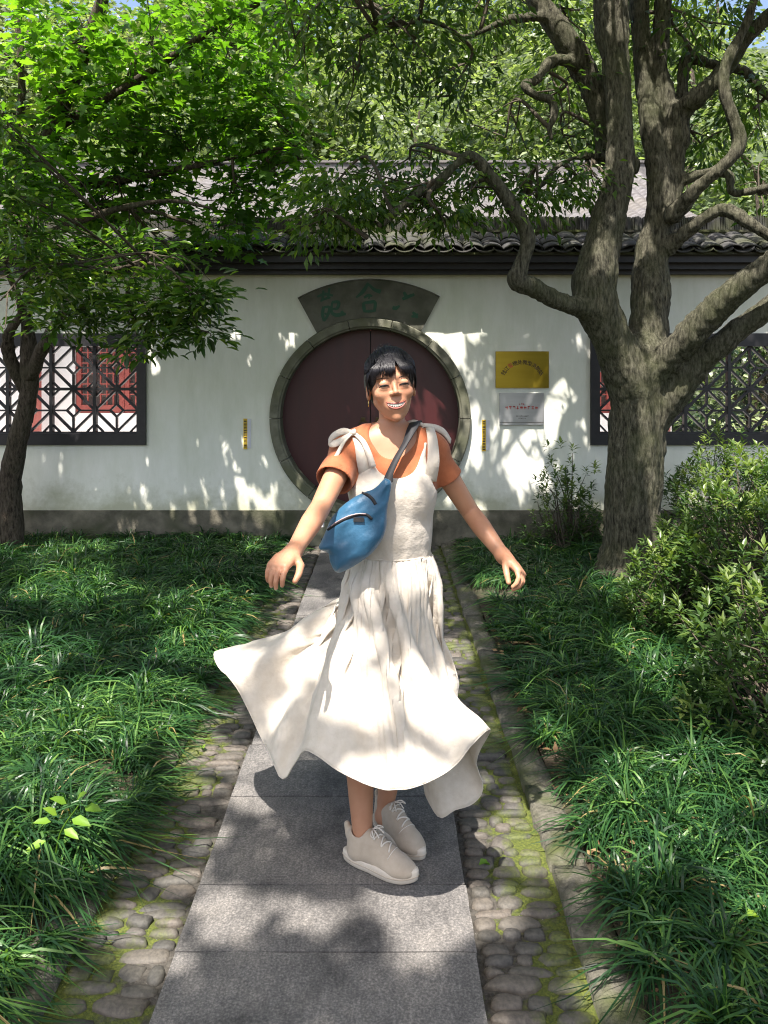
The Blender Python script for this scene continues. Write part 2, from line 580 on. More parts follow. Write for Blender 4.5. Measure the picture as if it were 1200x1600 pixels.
def mat_bed():
    m, t, b = nodes('path_bed')
    v = world_coords(t)
    n1 = noise(t, v, 60, 5); r1 = ramp(t, [(0.3, (0.022, 0.019, 0.015)), (0.7, (0.085, 0.078, 0.066))]); t.links.new(n1, r1.inputs[0])
    n2 = noise(t, v, 6, 4, 0.65)
    sx = N(t, 'ShaderNodeSeparateXYZ'); t.links.new(v, sx.inputs[0])
    dx = N(t, 'ShaderNodeMath', operation='SUBTRACT'); t.links.new(sx.outputs[0], dx.inputs[0]); dx.inputs[1].default_value = 0.5 * (LX0 + RX1)
    ab = N(t, 'ShaderNodeMath', operation='ABSOLUTE'); t.links.new(dx.outputs[0], ab.inputs[0])
    mr = N(t, 'ShaderNodeMapRange'); mr.inputs[1].default_value = 0.42; mr.inputs[2].default_value = 0.68; mr.inputs[3].default_value = -0.04; mr.inputs[4].default_value = 0.28
    t.links.new(ab.outputs[0], mr.inputs[0])
    ad = N(t, 'ShaderNodeMath', operation='ADD'); t.links.new(n2, ad.inputs[0]); t.links.new(mr.outputs[0], ad.inputs[1])
    r2 = ramp(t, [(0.52, (0, 0, 0)), (0.62, (1, 1, 1))]); t.links.new(ad.outputs[0], r2.inputs[0])
    n3 = noise(t, v, 130, 3); r3 = ramp(t, [(0.3, (0.035, 0.05, 0.008)), (0.75, (0.12, 0.14, 0.02))]); t.links.new(n3, r3.inputs[0])
    t.links.new(mixc(t, r2.outputs[0], r1.outputs[0], r3.outputs[0]), b.inputs['Base Color'])
    b.inputs['Roughness'].default_value = 0.95
    bump(t, b, noise(t, v, 120, 5), 0.9, 0.006)
    return m
M_bed = mat_bed()
path = obj('path', grid_mesh('path', LX0 - 0.14, RX1 + 0.02, 0.9, WALL_Y + 0.02, 60, 220,
           lambda P: 0.017 + 0.006 * fbm(P, 14, 2, 4) + 0.010 * np.clip(np.abs(P[:, 0] + 0.155) - 0.5, 0, 1), M_bed))
path.location.z = -0.050              # the slabs' tops lie at height zero
tag(path, kind='structure')

def mat_slab():
    m, t, b = nodes('slab_stone')
    v = world_coords(t); vs = world_coords(t, (1, 0.22, 1))
    n1 = noise(t, v, 150, 4, 0.7); r1 = ramp(t, [(0.30, (0.075, 0.073, 0.070)), (0.5, (0.145, 0.140, 0.134)), (0.72, (0.29, 0.275, 0.255))]); t.links.new(n1, r1.inputs[0])
    n2 = noise(t, v, 4.0, 6, .65); r2 = ramp(t, [(0.32, (0.42, 0.42, 0.42)), (0.5, (0.85, 0.84, 0.83)), (0.7, (1.2, 1.16, 1.10))]); t.links.new(n2, r2.inputs[0])
    c = mixc(t, 1.0, r1.outputs[0], r2.outputs[0], 'MULTIPLY')
    n4 = noise(t, vs, 70, 3); r4 = ramp(t, [(0.35, (0.85, 0.85, 0.85)), (0.65, (1.08, 1.08, 1.08))]); t.links.new(n4, r4.inputs[0])
    c = mixc(t, 1.0, c, r4.outputs[0], 'MULTIPLY')
    oi = N(t, 'ShaderNodeObjectInfo'); rr = ramp(t, [(0, (0.95, 0.95, 0.96)), (1, (1.06, 1.05, 1.04))]); t.links.new(oi.outputs['Random'], rr.inputs[0])
    c = mixc(t, 1.0, c, rr.outputs[0], 'MULTIPLY')
    t.links.new(c, b.inputs['Base Color'])
    b.inputs['Roughness'].default_value = 0.75
    bump(t, b, noise(t, vs, 60, 4), 0.35, 0.003)
    bump(t, b, noise(t, v, 200, 3), 0.4, 0.002)
    return m
M_slab = mat_slab()
SEAMS = [1.15, 1.62, 2.045, 2.315, 2.80, 3.19, 3.62, 4.03, 4.50, 4.92, 5.35, 5.80, 6.22, 6.66, 7.07]
for k, (y0, y1) in enumerate(zip(SEAMS[:-1], SEAMS[1:])):
    # a dressed slab with slightly uneven edges
    nx, ny = 12, 6
    xs = np.linspace(PX0 + rng.uniform(-.006, .006), PX1 + rng.uniform(-.006, .006), nx); ys = np.linspace(y0 + 0.0026, y1 - 0.0026, ny)
    X, Y = np.meshgrid(xs, ys, indexing='ij')
    top = np.stack([X.ravel(), Y.ravel(), np.full(X.size, 0.052)], 1)
    ed = ((X == xs[0]) | (X == xs[-1]) | (Y == ys[0]) | (Y == ys[-1])).ravel()
    j = rng.normal(size=(len(top), 3)) * 0.0011
    top += j * np.where(ed[:, None], 1.0, 0.25) * np.array([1, 1, 0.6])
    top[:, 2] += rng.uniform(-.0012, .0012)
    top[ed, 2] -= 0.0008
    i = np.arange(nx - 1)[:, None] * ny + np.arange(ny - 1)[None]
    F = np.stack([i, i + ny, i + ny + 1, i + 1], -1).reshape(-1, 4)
    # skirt down to the bed
    loop = [a * ny for a in range(nx)] + [(nx - 1) * ny + b_ for b_ in range(1, ny)] + [a * ny + ny - 1 for a in range(nx - 2, -1, -1)] + [b_ for b_ in range(ny - 2, 0, -1)]
    base = len(top)
    bot = top[loop].copy(); bot[:, 2] = -0.02
    V = np.vstack([top, bot]); n = len(loop)
    S = np.array([(loop[a], base + a, base + (a + 1) % n, loop[(a + 1) % n]) for a in range(n)])
    o = obj('paving_slab', mesh_np('paving_slab', V, [F, S], M_slab), path)

def mat_cobble():
    m, t, b = nodes('cobble_stone')
    v = world_coords(t)
    oi = N(t, 'ShaderNodeObjectInfo')
    a = N(t, 'ShaderNodeAttribute', attribute_name='tint')
    sm = N(t, 'ShaderNodeMath', operation='ADD'); t.links.new(oi.outputs['Random'], sm.inputs[0]); t.links.new(a.outputs['Fac'], sm.inputs[1])
    fr = N(t, 'ShaderNodeMath', operation='FRACT'); t.links.new(sm.outputs[0], fr.inputs[0])
    r = ramp(t, [(0.0, (0.045, 0.044, 0.040)), (0.35, (0.082, 0.076, 0.065)), (0.7, (0.112, 0.096, 0.081)), (1.0, (0.06, 0.059, 0.056))]); t.links.new(fr.outputs[0], r.inputs[0])
    n = noise(t, v, 90, 5, 0.65); r2 = ramp(t, [(0.3, (0.6, 0.6, 0.6)), (0.7, (1.3, 1.28, 1.22))]); t.links.new(n, r2.inputs[0])
    c = mixc(t, 1.0, r.outputs[0], r2.outputs[0], 'MULTIPLY')
    # moss that creeps over the outer stones
    n2 = noise(t, v, 6, 4, 0.65)
    sx = N(t, 'ShaderNodeSeparateXYZ'); t.links.new(v, sx.inputs[0])
    dx = N(t, 'ShaderNodeMath', operation='SUBTRACT'); t.links.new(sx.outputs[0], dx.inputs[0]); dx.inputs[1].default_value = 0.5 * (LX0 + RX1)
    ab = N(t, 'ShaderNodeMath', operation='ABSOLUTE'); t.links.new(dx.outputs[0], ab.inputs[0])
    mr = N(t, 'ShaderNodeMapRange'); mr.inputs[1].default_value = 0.42; mr.inputs[2].default_value = 0.70; mr.inputs[3].default_value = -0.11; mr.inputs[4].default_value = 0.21
    t.links.new(ab.outputs[0], mr.inputs[0])
    ad = N(t, 'ShaderNodeMath', operation='ADD'); t.links.new(n2, ad.inputs[0]); t.links.new(mr.outputs[0], ad.inputs[1])
    r3 = ramp(t, [(0.55, (0, 0, 0)), (0.68, (0.85, 0.85, 0.85))]); t.links.new(ad.outputs[0], r3.inputs[0])
    n3 = noise(t, v, 130, 3); rm = ramp(t, [(0.3, (0.035, 0.05, 0.008)), (0.75, (0.12, 0.14, 0.025))]); t.links.new(n3, rm.inputs[0])
    t.links.new(mixc(t, r3.outputs[0], c, rm.outputs[0]), b.inputs['Base Color'])
    b.inputs['Roughness'].default_value = 0.7
    bump(t, b, noise(t, v, 110, 5), 0.5, 0.004)
    return m
M_cob = mat_cobble()
def cobble_shape(seed):
    r = np.random.default_rng(seed); seg = 9
    a = np.linspace(0, 2 * np.pi, seg, endpoint=False) + r.normal(size=seg) * 0.08
    p = 2.0 + 1.6 * r.random()
    rad = (np.abs(np.cos(a)) ** p + np.abs(np.sin(a)) ** p) ** (-1 / p) * (1 + 0.10 * r.normal(size=seg))
    rings = [(1.0, -0.9), (1.02, 0.15), (0.90, 0.70), (0.55, 0.95)]
    V = [(rad[i] * s * math.cos(a[i]), rad[i] * s * math.sin(a[i]), z + 0.05 * r.normal()) for s, z in rings for i in range(seg)] + [(0, 0, 1.0)]
    F = [(k * seg + i, k * seg + (i + 1) % seg, (k + 1) * seg + (i + 1) % seg, (k + 1) * seg + i) for k in range(3) for i in range(seg)]
    T = [(3 * seg + i, 3 * seg + (i + 1) % seg, 4 * seg) for i in range(seg)]
    return np.array(V), np.array(F), np.array(T)
COB = [cobble_shape(s) for s in range(12)]
COBM = [mesh_np('cobblestone', V, [F, T], M_cob, smooth=True, tint=np.zeros(len(V))) for V, F, T in COB]
cobs = []
for (xa, xb) in ((LX0, PX0 - 0.012), (PX1 + 0.012, RX1 - 0.006)):
    y = 0.95
    while y < WALL_Y - 0.05:
        dy = rng.uniform(0.034, 0.060)
        w = xb - xa; n = rng.choice([2, 2, 3, 3, 3, 4])
        cuts = np.sort(np.concatenate([[0, 1], (np.arange(1, n) + rng.uniform(-.28, .28, n - 1)) / n]))
        for a, b_ in zip(cuts[:-1], cuts[1:]):
            if rng.random() < 0.04: continue
            cx = xa + w * 0.5 * (a + b_); hx = 0.5 * w * (b_ - a) * rng.uniform(.84, .97)
            hy = 0.5 * dy * rng.uniform(.78, 1.04)
            cobs.append((cx, y + 0.5 * dy + rng.uniform(-.008, .008), rng.uniform(0.010, 0.020), hx, hy, rng.uniform(0.013, 0.021), rng.uniform(-.12, .12), rng.integers(12)))
        y += dy
cobs.sort(key=lambda c: c[1] if c[1] > 1.7 else 99 + c[1])
rest_v, rest_f, rest_t, rest_tint, nb = [], [], [], [], 0
for k, (x, y, z, hx, hy, hz, rz, i) in enumerate(cobs):
    if k < 300:
        obj('cobblestone', COBM[i], path, (x, y, z), (rng.uniform(-.05, .05), rng.uniform(-.05, .05), rz), (hx, hy, hz))
    else:
        V, F, T = COB[i]
        c, s = math.cos(rz), math.sin(rz)
        Q = V * (hx, hy, hz)
        rest_v.append(np.stack([Q[:, 0] * c - Q[:, 1] * s + x, Q[:, 0] * s + Q[:, 1] * c + y, Q[:, 2] + z], 1))
        rest_f.append(F + nb); rest_t.append(T + nb); nb += len(V)
        rest_tint.append(np.full(len(V), rng.random()))
o = obj('cobblestones', mesh_np('cobblestones', np.concatenate(rest_v), [np.concatenate(rest_f), np.concatenate(rest_t)], M_cob, smooth=True, tint=np.concatenate(rest_tint)), path)
tag(o, kind='stuff')

M_kerb = pmat('kerb_stone', (0.055, 0.052, 0.038), (0.15, 0.14, 0.11), 55, 0.9, 0.9, 90, 0.008, c3=(0.06, 0.07, 0.022), big=5)
def kerb_run(xa, xb, h, cuts):
    for y0, y1 in zip(cuts[:-1], cuts[1:]):
        nx, ny = 5, 10
        xs = np.linspace(xa, xb, nx); ys = np.linspace(y0 + .004, y1 - .004, ny)
        X, Y = np.meshgrid(xs, ys, indexing='ij')
        top = np.stack([X.ravel(), Y.ravel(), np.full(X.size, h + rng.uniform(-.006, .006))], 1)
        ed = ((X == xs[0]) | (X == xs[-1]) | (Y == ys[0]) | (Y == ys[-1])).ravel()
        top += rng.normal(size=top.shape) * 0.0045
        top[ed, 2] -= 0.010
        i = np.arange(nx - 1)[:, None] * ny + np.arange(ny - 1)[None]
        F = np.stack([i, i + ny, i + ny + 1, i + 1], -1).reshape(-1, 4)
        loop = [a * ny for a in range(nx)] + [(nx - 1) * ny + b_ for b_ in range(1, ny)] + [a * ny + ny - 1 for a in range(nx - 2, -1, -1)] + [b_ for b_ in range(ny - 2, 0, -1)]
        base = len(top); bot = top[loop].copy(); bot[:, 2] = -0.03
        n = len(loop)
        S = np.array([(loop[a], base + a, base + (a + 1) % n, loop[(a + 1) % n]) for a in range(n)])
        obj('kerbstone', mesh_np('kerbstone', np.vstack([top, bot]), [F, S], M_kerb, smooth=True), path)
kerb_run(RX1 + 0.004, RX1 + 0.118, 0.055, [0.95, 1.75, 2.42, 2.88, 3.6, 4.3, 4.95, 5.7, 6.4, 7.05])
kerb_run(LX0 - 0.115, LX0 - 0.006, 0.05, [0.95, 1.6, 2.3, 3.05, 3.7, 4.5, 5.2, 5.9, 6.5, 7.05])

# beds of soil either side, a little above the path
for xa, xb in ((-12.0, LX0 - 0.118), (RX1 + 0.121, 12.0)):
    e = xb if xa < -1 else xa
    g = obj('planting_bed', grid_mesh('planting_bed', xa, xb, -6.0, WALL_Y + 0.01, 70, 80,
        lambda P: -0.012 + 0.02 * fbm(P, 2.0, 3, 6), M_soil))
    tag(g, kind='structure')

# ================================================================ the garden wall with its moon gate
def mat_plaster():
    m, t, b = nodes('white_plaster')
    v = world_coords(t); vs = world_coords(t, (1.0, 1.0, 0.25))
    n1 = noise(t, v, 1.3, 5, 0.6); r1 = ramp(t, [(0.3, (0.76, 0.775, 0.67)), (0.7, (0.85, 0.845, 0.78))]); t.links.new(n1, r1.inputs[0])  # slight green tint stands in for light filtered through leaves
    n2 = noise(t, vs, 5.0, 5, 0.7); r2 = ramp(t, [(0.30, (0.86, 0.87, 0.83)), (0.6, (1, 1, 1))]); t.links.new(n2, r2.inputs[0])
    c = mixc(t, 1.0, r1.outputs[0], r2.outputs[0], 'MULTIPLY')
    sx = N(t, 'ShaderNodeSeparateXYZ'); t.links.new(v, sx.inputs[0])
    n3 = noise(t, v, 3.5, 5, 0.7)
    mr = N(t, 'ShaderNodeMapRange'); mr.inputs[1].default_value = 0.28; mr.inputs[2].default_value = 0.75; mr.inputs[3].default_value = 0.32; mr.inputs[4].default_value = -0.22
    t.links.new(sx.outputs[2], mr.inputs[0])
    ad = N(t, 'ShaderNodeMath', operation='ADD'); t.links.new(n3, ad.inputs[0]); t.links.new(mr.outputs[0], ad.inputs[1])
    r3 = ramp(t, [(0.5, (0, 0, 0)), (0.85, (0.8, 0.8, 0.8))]); t.links.new(ad.outputs[0], r3.inputs[0])
    c = mixc(t, r3.outputs[0], c, (0.40, 0.40, 0.27))
    t.links.new(c, b.inputs['Base Color'])
    b.inputs['Roughness'].default_value = 0.9
    bump(t, b, noise(t, v, 6, 5), 0.25, 0.01)
    bump(t, b, noise(t, v, 120, 3), 0.15, 0.002)
    return m
M_plaster = mat_plaster()
M_plinth = pmat('plinth_render', (0.075, 0.07, 0.05), (0.20, 0.18, 0.135), 9, 0.9, 0.6, 60, 0.008, c3=(0.055, 0.06, 0.03), big=2.5)
M_black = pmat('black_painted_timber', (0.008, 0.008, 0.010), (0.02, 0.019, 0.021), 14, 0.5, 0.2, 80, 0.002)
M_ring = pmat('gate_stone', (0.10, 0.10, 0.070), (0.19, 0.185, 0.14), 14, 0.85, 0.5, 90, 0.004, c3=(0.10, 0.105, 0.06), big=3)

GX, GZ, GR, GRI = -0.127, 1.143, 0.924, 0.827        # moon gate centre and radii
SILL_Z, HEAD_Z = at(0, 695, WALL_Y)[2], at(0, 521, WALL_Y)[2]
WL1 = at(229, 0, WALL_Y)[0]; WR0 = at(922, 0, WALL_Y)[0]
CELL = 68.0 * WALL_Y / FPX
FR = 14.0 * WALL_Y / FPX; FRB = 20.0 * WALL_Y / FPX     # frame widths, sides and top/bottom
NCELL = 6
WL0 = WL1 - (NCELL * CELL + 2 * FR); WR1 = WR0 + (NCELL * CELL + 2 * FR)

wall = empty('garden_wall', (0, WALL_Y, 0))
tag(wall, 'long white plastered garden wall with round moon gate, lattice windows and tiled coping', 'wall')
def W(o):
    """parent to the wall, keeping world placement"""
    o.parent = wall; o.matrix_parent_inverse = wall.matrix_world.inverted() if False else Matrix.Translation((0, -WALL_Y, 0))
    return o
mb = MB(); mb.box(-8, 8, WALL_Y, WALL_Y + 0.28, -0.05, 2.62)
pl = mb.build('plaster', M_plaster)
cut = MB()
cut.box(WL0 + .02, WL1 - .02, WALL_Y - .3, WALL_Y + .6, SILL_Z + .02, HEAD_Z - .02)
cut.box(WR0 + .02, WR1 - .02, WALL_Y - .3, WALL_Y + .6, SILL_Z + .02, HEAD_Z - .02)
a = np.linspace(0, 2 * np.pi, 96, endpoint=False)
Vc = [(GX + (GRI + .03) * math.cos(q), y, GZ + (GRI + .03) * math.sin(q)) for y in (WALL_Y - .3, WALL_Y + .6) for q in a]
cut.add(Vc, [(i, (i + 1) % 96, 96 + (i + 1) % 96, 96 + i) for i in range(96)] + [tuple(range(95, -1, -1)), tuple(range(96, 192))])
co = cut.build('cutter', M_plaster)
bm = bmesh.new(); bm.from_mesh(co.data); bmesh.ops.recalc_face_normals(bm, faces=bm.faces); bm.to_mesh(co.data); bm.free()
md = pl.modifiers.new('cut', 'BOOLEAN'); md.operation = 'DIFFERENCE'; md.object = co; md.solver = 'EXACT'
dg = bpy.context.evaluated_depsgraph_get(); dg.update()
me = bpy.data.meshes.new_from_object(pl.evaluated_get(dg))
pl.modifiers.clear(); pl.data = me; me.name = 'plaster'
bpy.data.objects.remove(co)
W(pl)
# plinth (left and right of the gate)
PLZ = 0.295
hw = math.sqrt(max(GR ** 2 - (GZ - PLZ) ** 2, 0)) - 0.01
for x0, x1 in ((-8, GX - hw), (GX + hw, 8)):
    mb = MB(); mb.box(x0, x1, WALL_Y - 0.022, WALL_Y - 0.001, -0.05, PLZ); W(mb.build('plinth', M_plinth))
# gate ring: a stone hoop with a raised inner lip, in segments
RINGSEG = 14
for k in range(RINGSEG):
    a0 = 2 * np.pi * k / RINGSEG + 0.004; a1 = 2 * np.pi * (k + 1) / RINGSEG - 0.004
    A = np.linspace(a0, a1, 10)
    prof = [(GR, WALL_Y + .06), (GR, WALL_Y - .048), (GR - .012, WALL_Y - .058), (GRI + .022, WALL_Y - .062), (GRI + .012, WALL_Y - .05), (GRI, WALL_Y - .046), (GRI, WALL_Y + .20)]
    V = [(GX + r * math.cos(q), y, GZ + r * math.sin(q)) for q in A for r, y in prof]
    n = len(prof)
    F = [(i * n + j, i * n + j + 1, (i + 1) * n + j + 1, (i + 1) * n + j) for i in range(9) for j in range(n - 1)]
    F += [tuple(range(n)), tuple(9 * n + j for j in range(n - 1, -1, -1))]
    mb = MB(); mb.add(V, F); o = W(mb.build('gate_ring_stone', M_ring))
# the two door leaves, boarded, behind the ring
M_door = pmat('maroon_door_paint', (0.045, 0.008, 0.009), (0.065, 0.011, 0.012), 8, 0.42, 0.15, 120, 0.002, stretch=(1, 1, .15))
for s in (-1, 1):
    mb = MB(); nb_ = 1; wv = (GRI + .02) / nb_
    for i in range(nb_):
        x0 = i * wv + (0.004 if i == 0 else 0.0012); x1 = (i + 1) * wv - 0.0012
        y0 = WALL_Y + .15; y1 = y0 + .05
        xs_ = np.linspace(x0, x1, 14); zs_ = np.sqrt(np.maximum((GRI + .025) ** 2 - xs_ ** 2, 0))
        q = [(x, -z) for x, z in zip(xs_, zs_)] + [(x, z) for x, z in zip(xs_[::-1], zs_[::-1])]
        n_ = len(q)
        V = [(GX + s * x, y, GZ + z) for y in (y0, y1) for x, z in q]
        F = [tuple(range(n_)), tuple(range(2 * n_ - 1, n_ - 1, -1))] + [(k_, n_ + k_, n_ + (k_ + 1) % n_, (k_ + 1) % n_) for k_ in range(n_)]
        if s < 0: F = [f[::-1] for f in F]
        mb.add(V, F)
    d = W(mb.build('door', M_door))
    mb = MB(); c0 = np.array([GX + s * .07, WALL_Y + .135, GZ - .06])
    t_ = np.linspace(0, 2 * np.pi, 17)
    mb.tube(np.stack([c0[0] + .035 * np.cos(t_), np.full(17, c0[1] - .005), c0[2] + .035 * np.sin(t_)], 1), .005, 6)
    mb.box(c0[0] - .02, c0[0] + .02, c0[1], c0[1] + .016, c0[2] + .02, c0[2] + .06)
    h_ = mb.build('door_handle', pmat('dark_brass', (0.06, 0.045, 0.02), (0.1, 0.08, 0.04), 30, 0.4, 0, metal=0.9))
    h_.parent = d
    h_.matrix_parent_inverse = Matrix.Identity(4)
mb = MB(); mb.box(GX - .05, GX + .05, WALL_Y + .201, WALL_Y + .22, GZ - .82, GZ + .82); W(mb.build('seam_light_stop', M_black))  # board added behind the seam so no lit background shows through
# threshold stone under the gate
mb = MB(); mb.box(GX - .55, GX + .55, WALL_Y - .10, WALL_Y + .26, -.02, .20)
W(mb.build('threshold', M_ring, bevel=.008))

# lattice windows: black frame, posts, rails and geometric bars
BARM = {}
def bar_mesh(w, d):
    """unit-length bar along x"""
    key = (round(w, 4), round(d, 4))
    if key not in BARM:
        m_ = MB(); m_.box(0, 1, -d / 2, d / 2, -w / 2, w / 2)
        me_ = bpy.data.meshes.new('lattice_bar'); me_.from_pydata(m_.v, [], m_.f); me_.materials.append(M_black)
        BARM[key] = me_
    return BARM[key]
def bar(parent, x0, z0, x1, z1, w, d, y, name='lattice_bar'):
    L = math.hypot(x1 - x0, z1 - z0)
    o = obj(name, bar_mesh(w, d), parent, (x0, y, z0), (0, -math.atan2(z1 - z0, x1 - x0), 0), (L, 1, 1))
    o.matrix_parent_inverse = Matrix.Translation((0, -WALL_Y, 0)) @ Matrix.Identity(4) if parent is wall else Matrix.Identity(4)
    return o
def lattice_window(x0, x1, label, lo, hi):
    """lo..hi: range of cells near enough to the view to be built"""
    y0 = WALL_Y - .035; y1 = WALL_Y + .10
    mb = MB()
    mb.box(x0, x0 + FR, y0, y1, SILL_Z, HEAD_Z); mb.box(x1 - FR, x1, y0, y1, SILL_Z, HEAD_Z)
    mb.box(x0 + FR, x1 - FR, y0 + .003, y1, SILL_Z, SILL_Z + FRB - .012); mb.box(x0 + FR, x1 - FR, y0 + .003, y1, HEAD_Z - FRB, HEAD_Z)
    # inner moulding
    mb.box(x0 + FR, x1 - FR, y0 + .04, y1 - .02, SILL_Z + FRB - .012, SILL_Z + FRB); 
    f = W(mb.build('lattice_window', M_black)); f['label'] = label
    zb, zt = SILL_Z + FRB, HEAD_Z - FRB
    ch = 0.5 * (zt - zb); yb = WALL_Y + .03
    xs0 = x0 + FR
    for i in range(NCELL + 1):
        if 0 < i < NCELL and lo <= i <= hi + 1:
            bar(f, xs0 + i * CELL, zb, xs0 + i * CELL, zt, .030, .05, yb)
    bar(f, xs0, zb + ch, x1 - FR, zb + ch, .026, .046, yb)
    for i in range(max(lo, 0), min(hi, NCELL - 1) + 1):
        for j in range(2):
            cx = xs0 + (i + .5) * CELL; cz = zb + (j + .5) * ch
            hx, hz = CELL / 2, ch / 2; s = .060
            for (ax, az, bx, bz) in ((-hx, 0, 0, hz), (0, hz, hx, 0), (hx, 0, 0, -hz), (0, -hz, -hx, 0)):
                bar(f, cx + ax, cz + az, cx + bx, cz + bz, .019, .036, yb)
            for (ax, az, bx, bz) in ((-s, 0, 0, s), (0, s, s, 0), (s, 0, 0, -s), (0, -s, -s, 0)):
                bar(f, cx + ax, cz + az, cx + bx, cz + bz, .016, .034, yb)
            for (ax, az, bx, bz) in ((-hx, 0, -s, 0), (s, 0, hx, 0), (0, -hz, 0, -s), (0, s, 0, hz)):
                bar(f, cx + ax, cz + az, cx + bx, cz + bz, .016, .032, yb)
            q = .075
            for sx_ in (-1, 1):
                for sz_ in (-1, 1):
                    bar(f, cx + sx_ * hx, cz + sz_ * (hz - q), cx + sx_ * (hx - q), cz + sz_ * hz, .015, .030, yb)
    return f
lattice_window(WL0, WL1, 'black lattice window behind the slim left tree', NCELL - 4, NCELL - 1)
lattice_window(WR0, WR1, 'black lattice window behind the thick trunk and shrubs', 0, 4)

# eave boards and tiled coping
EAVE_Z = at(0, 430, WALL_Y)[2]
mb = MB()
mb.box(-8, 8, WALL_Y - .10, WALL_Y - .002, EAVE_Z, EAVE_Z + .09)
mb.box(-8, 8, WALL_Y - .17, WALL_Y - .101, EAVE_Z + .035, EAVE_Z + .12)
mb.box(-8, 8, WALL_Y - .25, WALL_Y - .171, EAVE_Z + .085, EAVE_Z + .165)
mb.box(-8, 8, WALL_Y + .282, WALL_Y + .50, EAVE_Z + .05, EAVE_Z + .165)
W(mb.build('eave_board', M_black))
M_tile = pmat('grey_clay_tile', (0.018, 0.018, 0.018), (0.070, 0.068, 0.064), 22, 0.8, 0.5, 90, 0.004, c3=(0.05, 0.055, 0.025), big=4, lo=.25, hi=.75)
RZ0 = EAVE_Z + .165           # underside of tiles at the eave
EY, RYY = WALL_Y - .30, WALL_Y + .14
RZ1 = RZ0 + .20
M_mossroof = pmat('mossy_coping', (0.03, 0.032, 0.022), (0.075, 0.07, 0.05), 16, 0.95, 0.8, 50, 0.01, c3=(0.065, 0.075, 0.02), big=2.2)
mb = MB()
mb.add([(-8, EY, RZ0), (8, EY, RZ0), (8, RYY, RZ1), (-8, RYY, RZ1), (-8, EY, RZ0 - .02), (8, EY, RZ0 - .02), (8, RYY + .44, RZ0 - .02), (-8, RYY + .44, RZ0 - .02), (-8, RYY + .44, RZ0), (8, RYY + .44, RZ0)],
       [(0, 1, 2, 3), (5, 4, 7, 6), (0, 4, 5, 1), (3, 2, 9, 8), (8, 9, 6, 7)])
cop = W(mb.build('coping', M_mossroof))
def tile_mesh(up):
    n = 7; w = .088; L = .20; th = .014
    A = np.linspace(-1, 1, n); prof = [(w * math.sin(a_ * 1.15) / math.sin(1.15), up * (math.cos(a_ * 1.15) - math.cos(1.15)) * .062) for a_ in A]
    V = []
    for y, lift in ((0, .0), (L, -.006)):
        for x, z in prof: V.append((x, y, z + lift))
        for x, z in prof: V.append((x, y, z + lift - th))
    F = []
    for i in range(n - 1):
        F += [(i, i + 1, 2 * n + i + 1, 2 * n + i), (n + i + 1, n + i, 3 * n + i, 3 * n + i + 1), (i + 1, i, n + i, n + i + 1)]
    F += [(0, 2 * n, 3 * n, n), (n - 1, 2 * n - 1, 4 * n - 1, 3 * n - 1)]
    me_ = bpy.data.meshes.new('roof_tile'); me_.from_pydata([tuple(p) for p in V], [], F); me_.materials.append(M_tile)
    me_.polygons.foreach_set('use_smooth', [True] * len(me_.polygons)); me_.update()
    return me_
T_UP, T_DN = tile_mesh(1), tile_mesh(-1)
PITCH = .176; slope = math.atan2(RZ1 - RZ0, RYY - EY)
ncol = int(3.9 / PITCH)
for c in range(-ncol, ncol + 1):
    for r in range(3):
        for up in (0, 1):
            s0 = r * .125 - (.02 if up else .045)
            x = (c + (.5 if up else 0)) * PITCH + rng.uniform(-.008, .008)
            y = EY + math.cos(slope) * s0; z = RZ0 + math.sin(slope) * s0 + (.040 if up else .072) + r * .004
            o = obj('roof_tile', T_UP if up else T_DN, cop, (x, y, z - (.0 if up else .02)), (slope + rng.uniform(-.05, .05), rng.uniform(-.09, .09), rng.uniform(-.06, .06)))
# ridge: thin tiles stood on edge over a moulded base
mb = MB()
mb.box(-8, 8, RYY - .075, RYY + .075, RZ1 - .03, RZ1 + .045)
mb.box(-8, 8, RYY - .085, RYY + .085, RZ1 + .046, RZ1 + .066)
W(mb.build('ridge_base', M_mossroof))
RV, RF = [], []
x = -6.0
while x < 6.0:
    w = rng.uniform(.018, .026); h_ = .125 + rng.uniform(-.008, .008); ln = rng.uniform(-.008, .008); y0 = RYY - .065 + rng.uniform(-.006, .006)
    b0 = len(RV)
    for (yy, zz) in ((y0, 0), (y0 + .13, 0), (y0 + .13, h_), (y0, h_)):
        RV += [(x, yy, RZ1 + .067 + zz), (x + w - .004, yy + .004, RZ1 + .067 + zz)] if zz == 0 else [(x + ln, yy, RZ1 + .067 + zz), (x + ln + w - .004, yy + .004, RZ1 + .067 + zz)]
    RF += [(b0, b0 + 1, b0 + 7, b0 + 6), (b0 + 1, b0 + 3, b0 + 5, b0 + 7), (b0 + 3, b0 + 2, b0 + 4, b0 + 5), (b0 + 2, b0, b0 + 6, b0 + 4), (b0 + 6, b0 + 7, b0 + 5, b0 + 4)]
    x += w
o = W(obj('ridge_tiles', mesh_np('ridge_tiles', RV, np.array(RF), M_tile))); tag(o, kind='stuff')

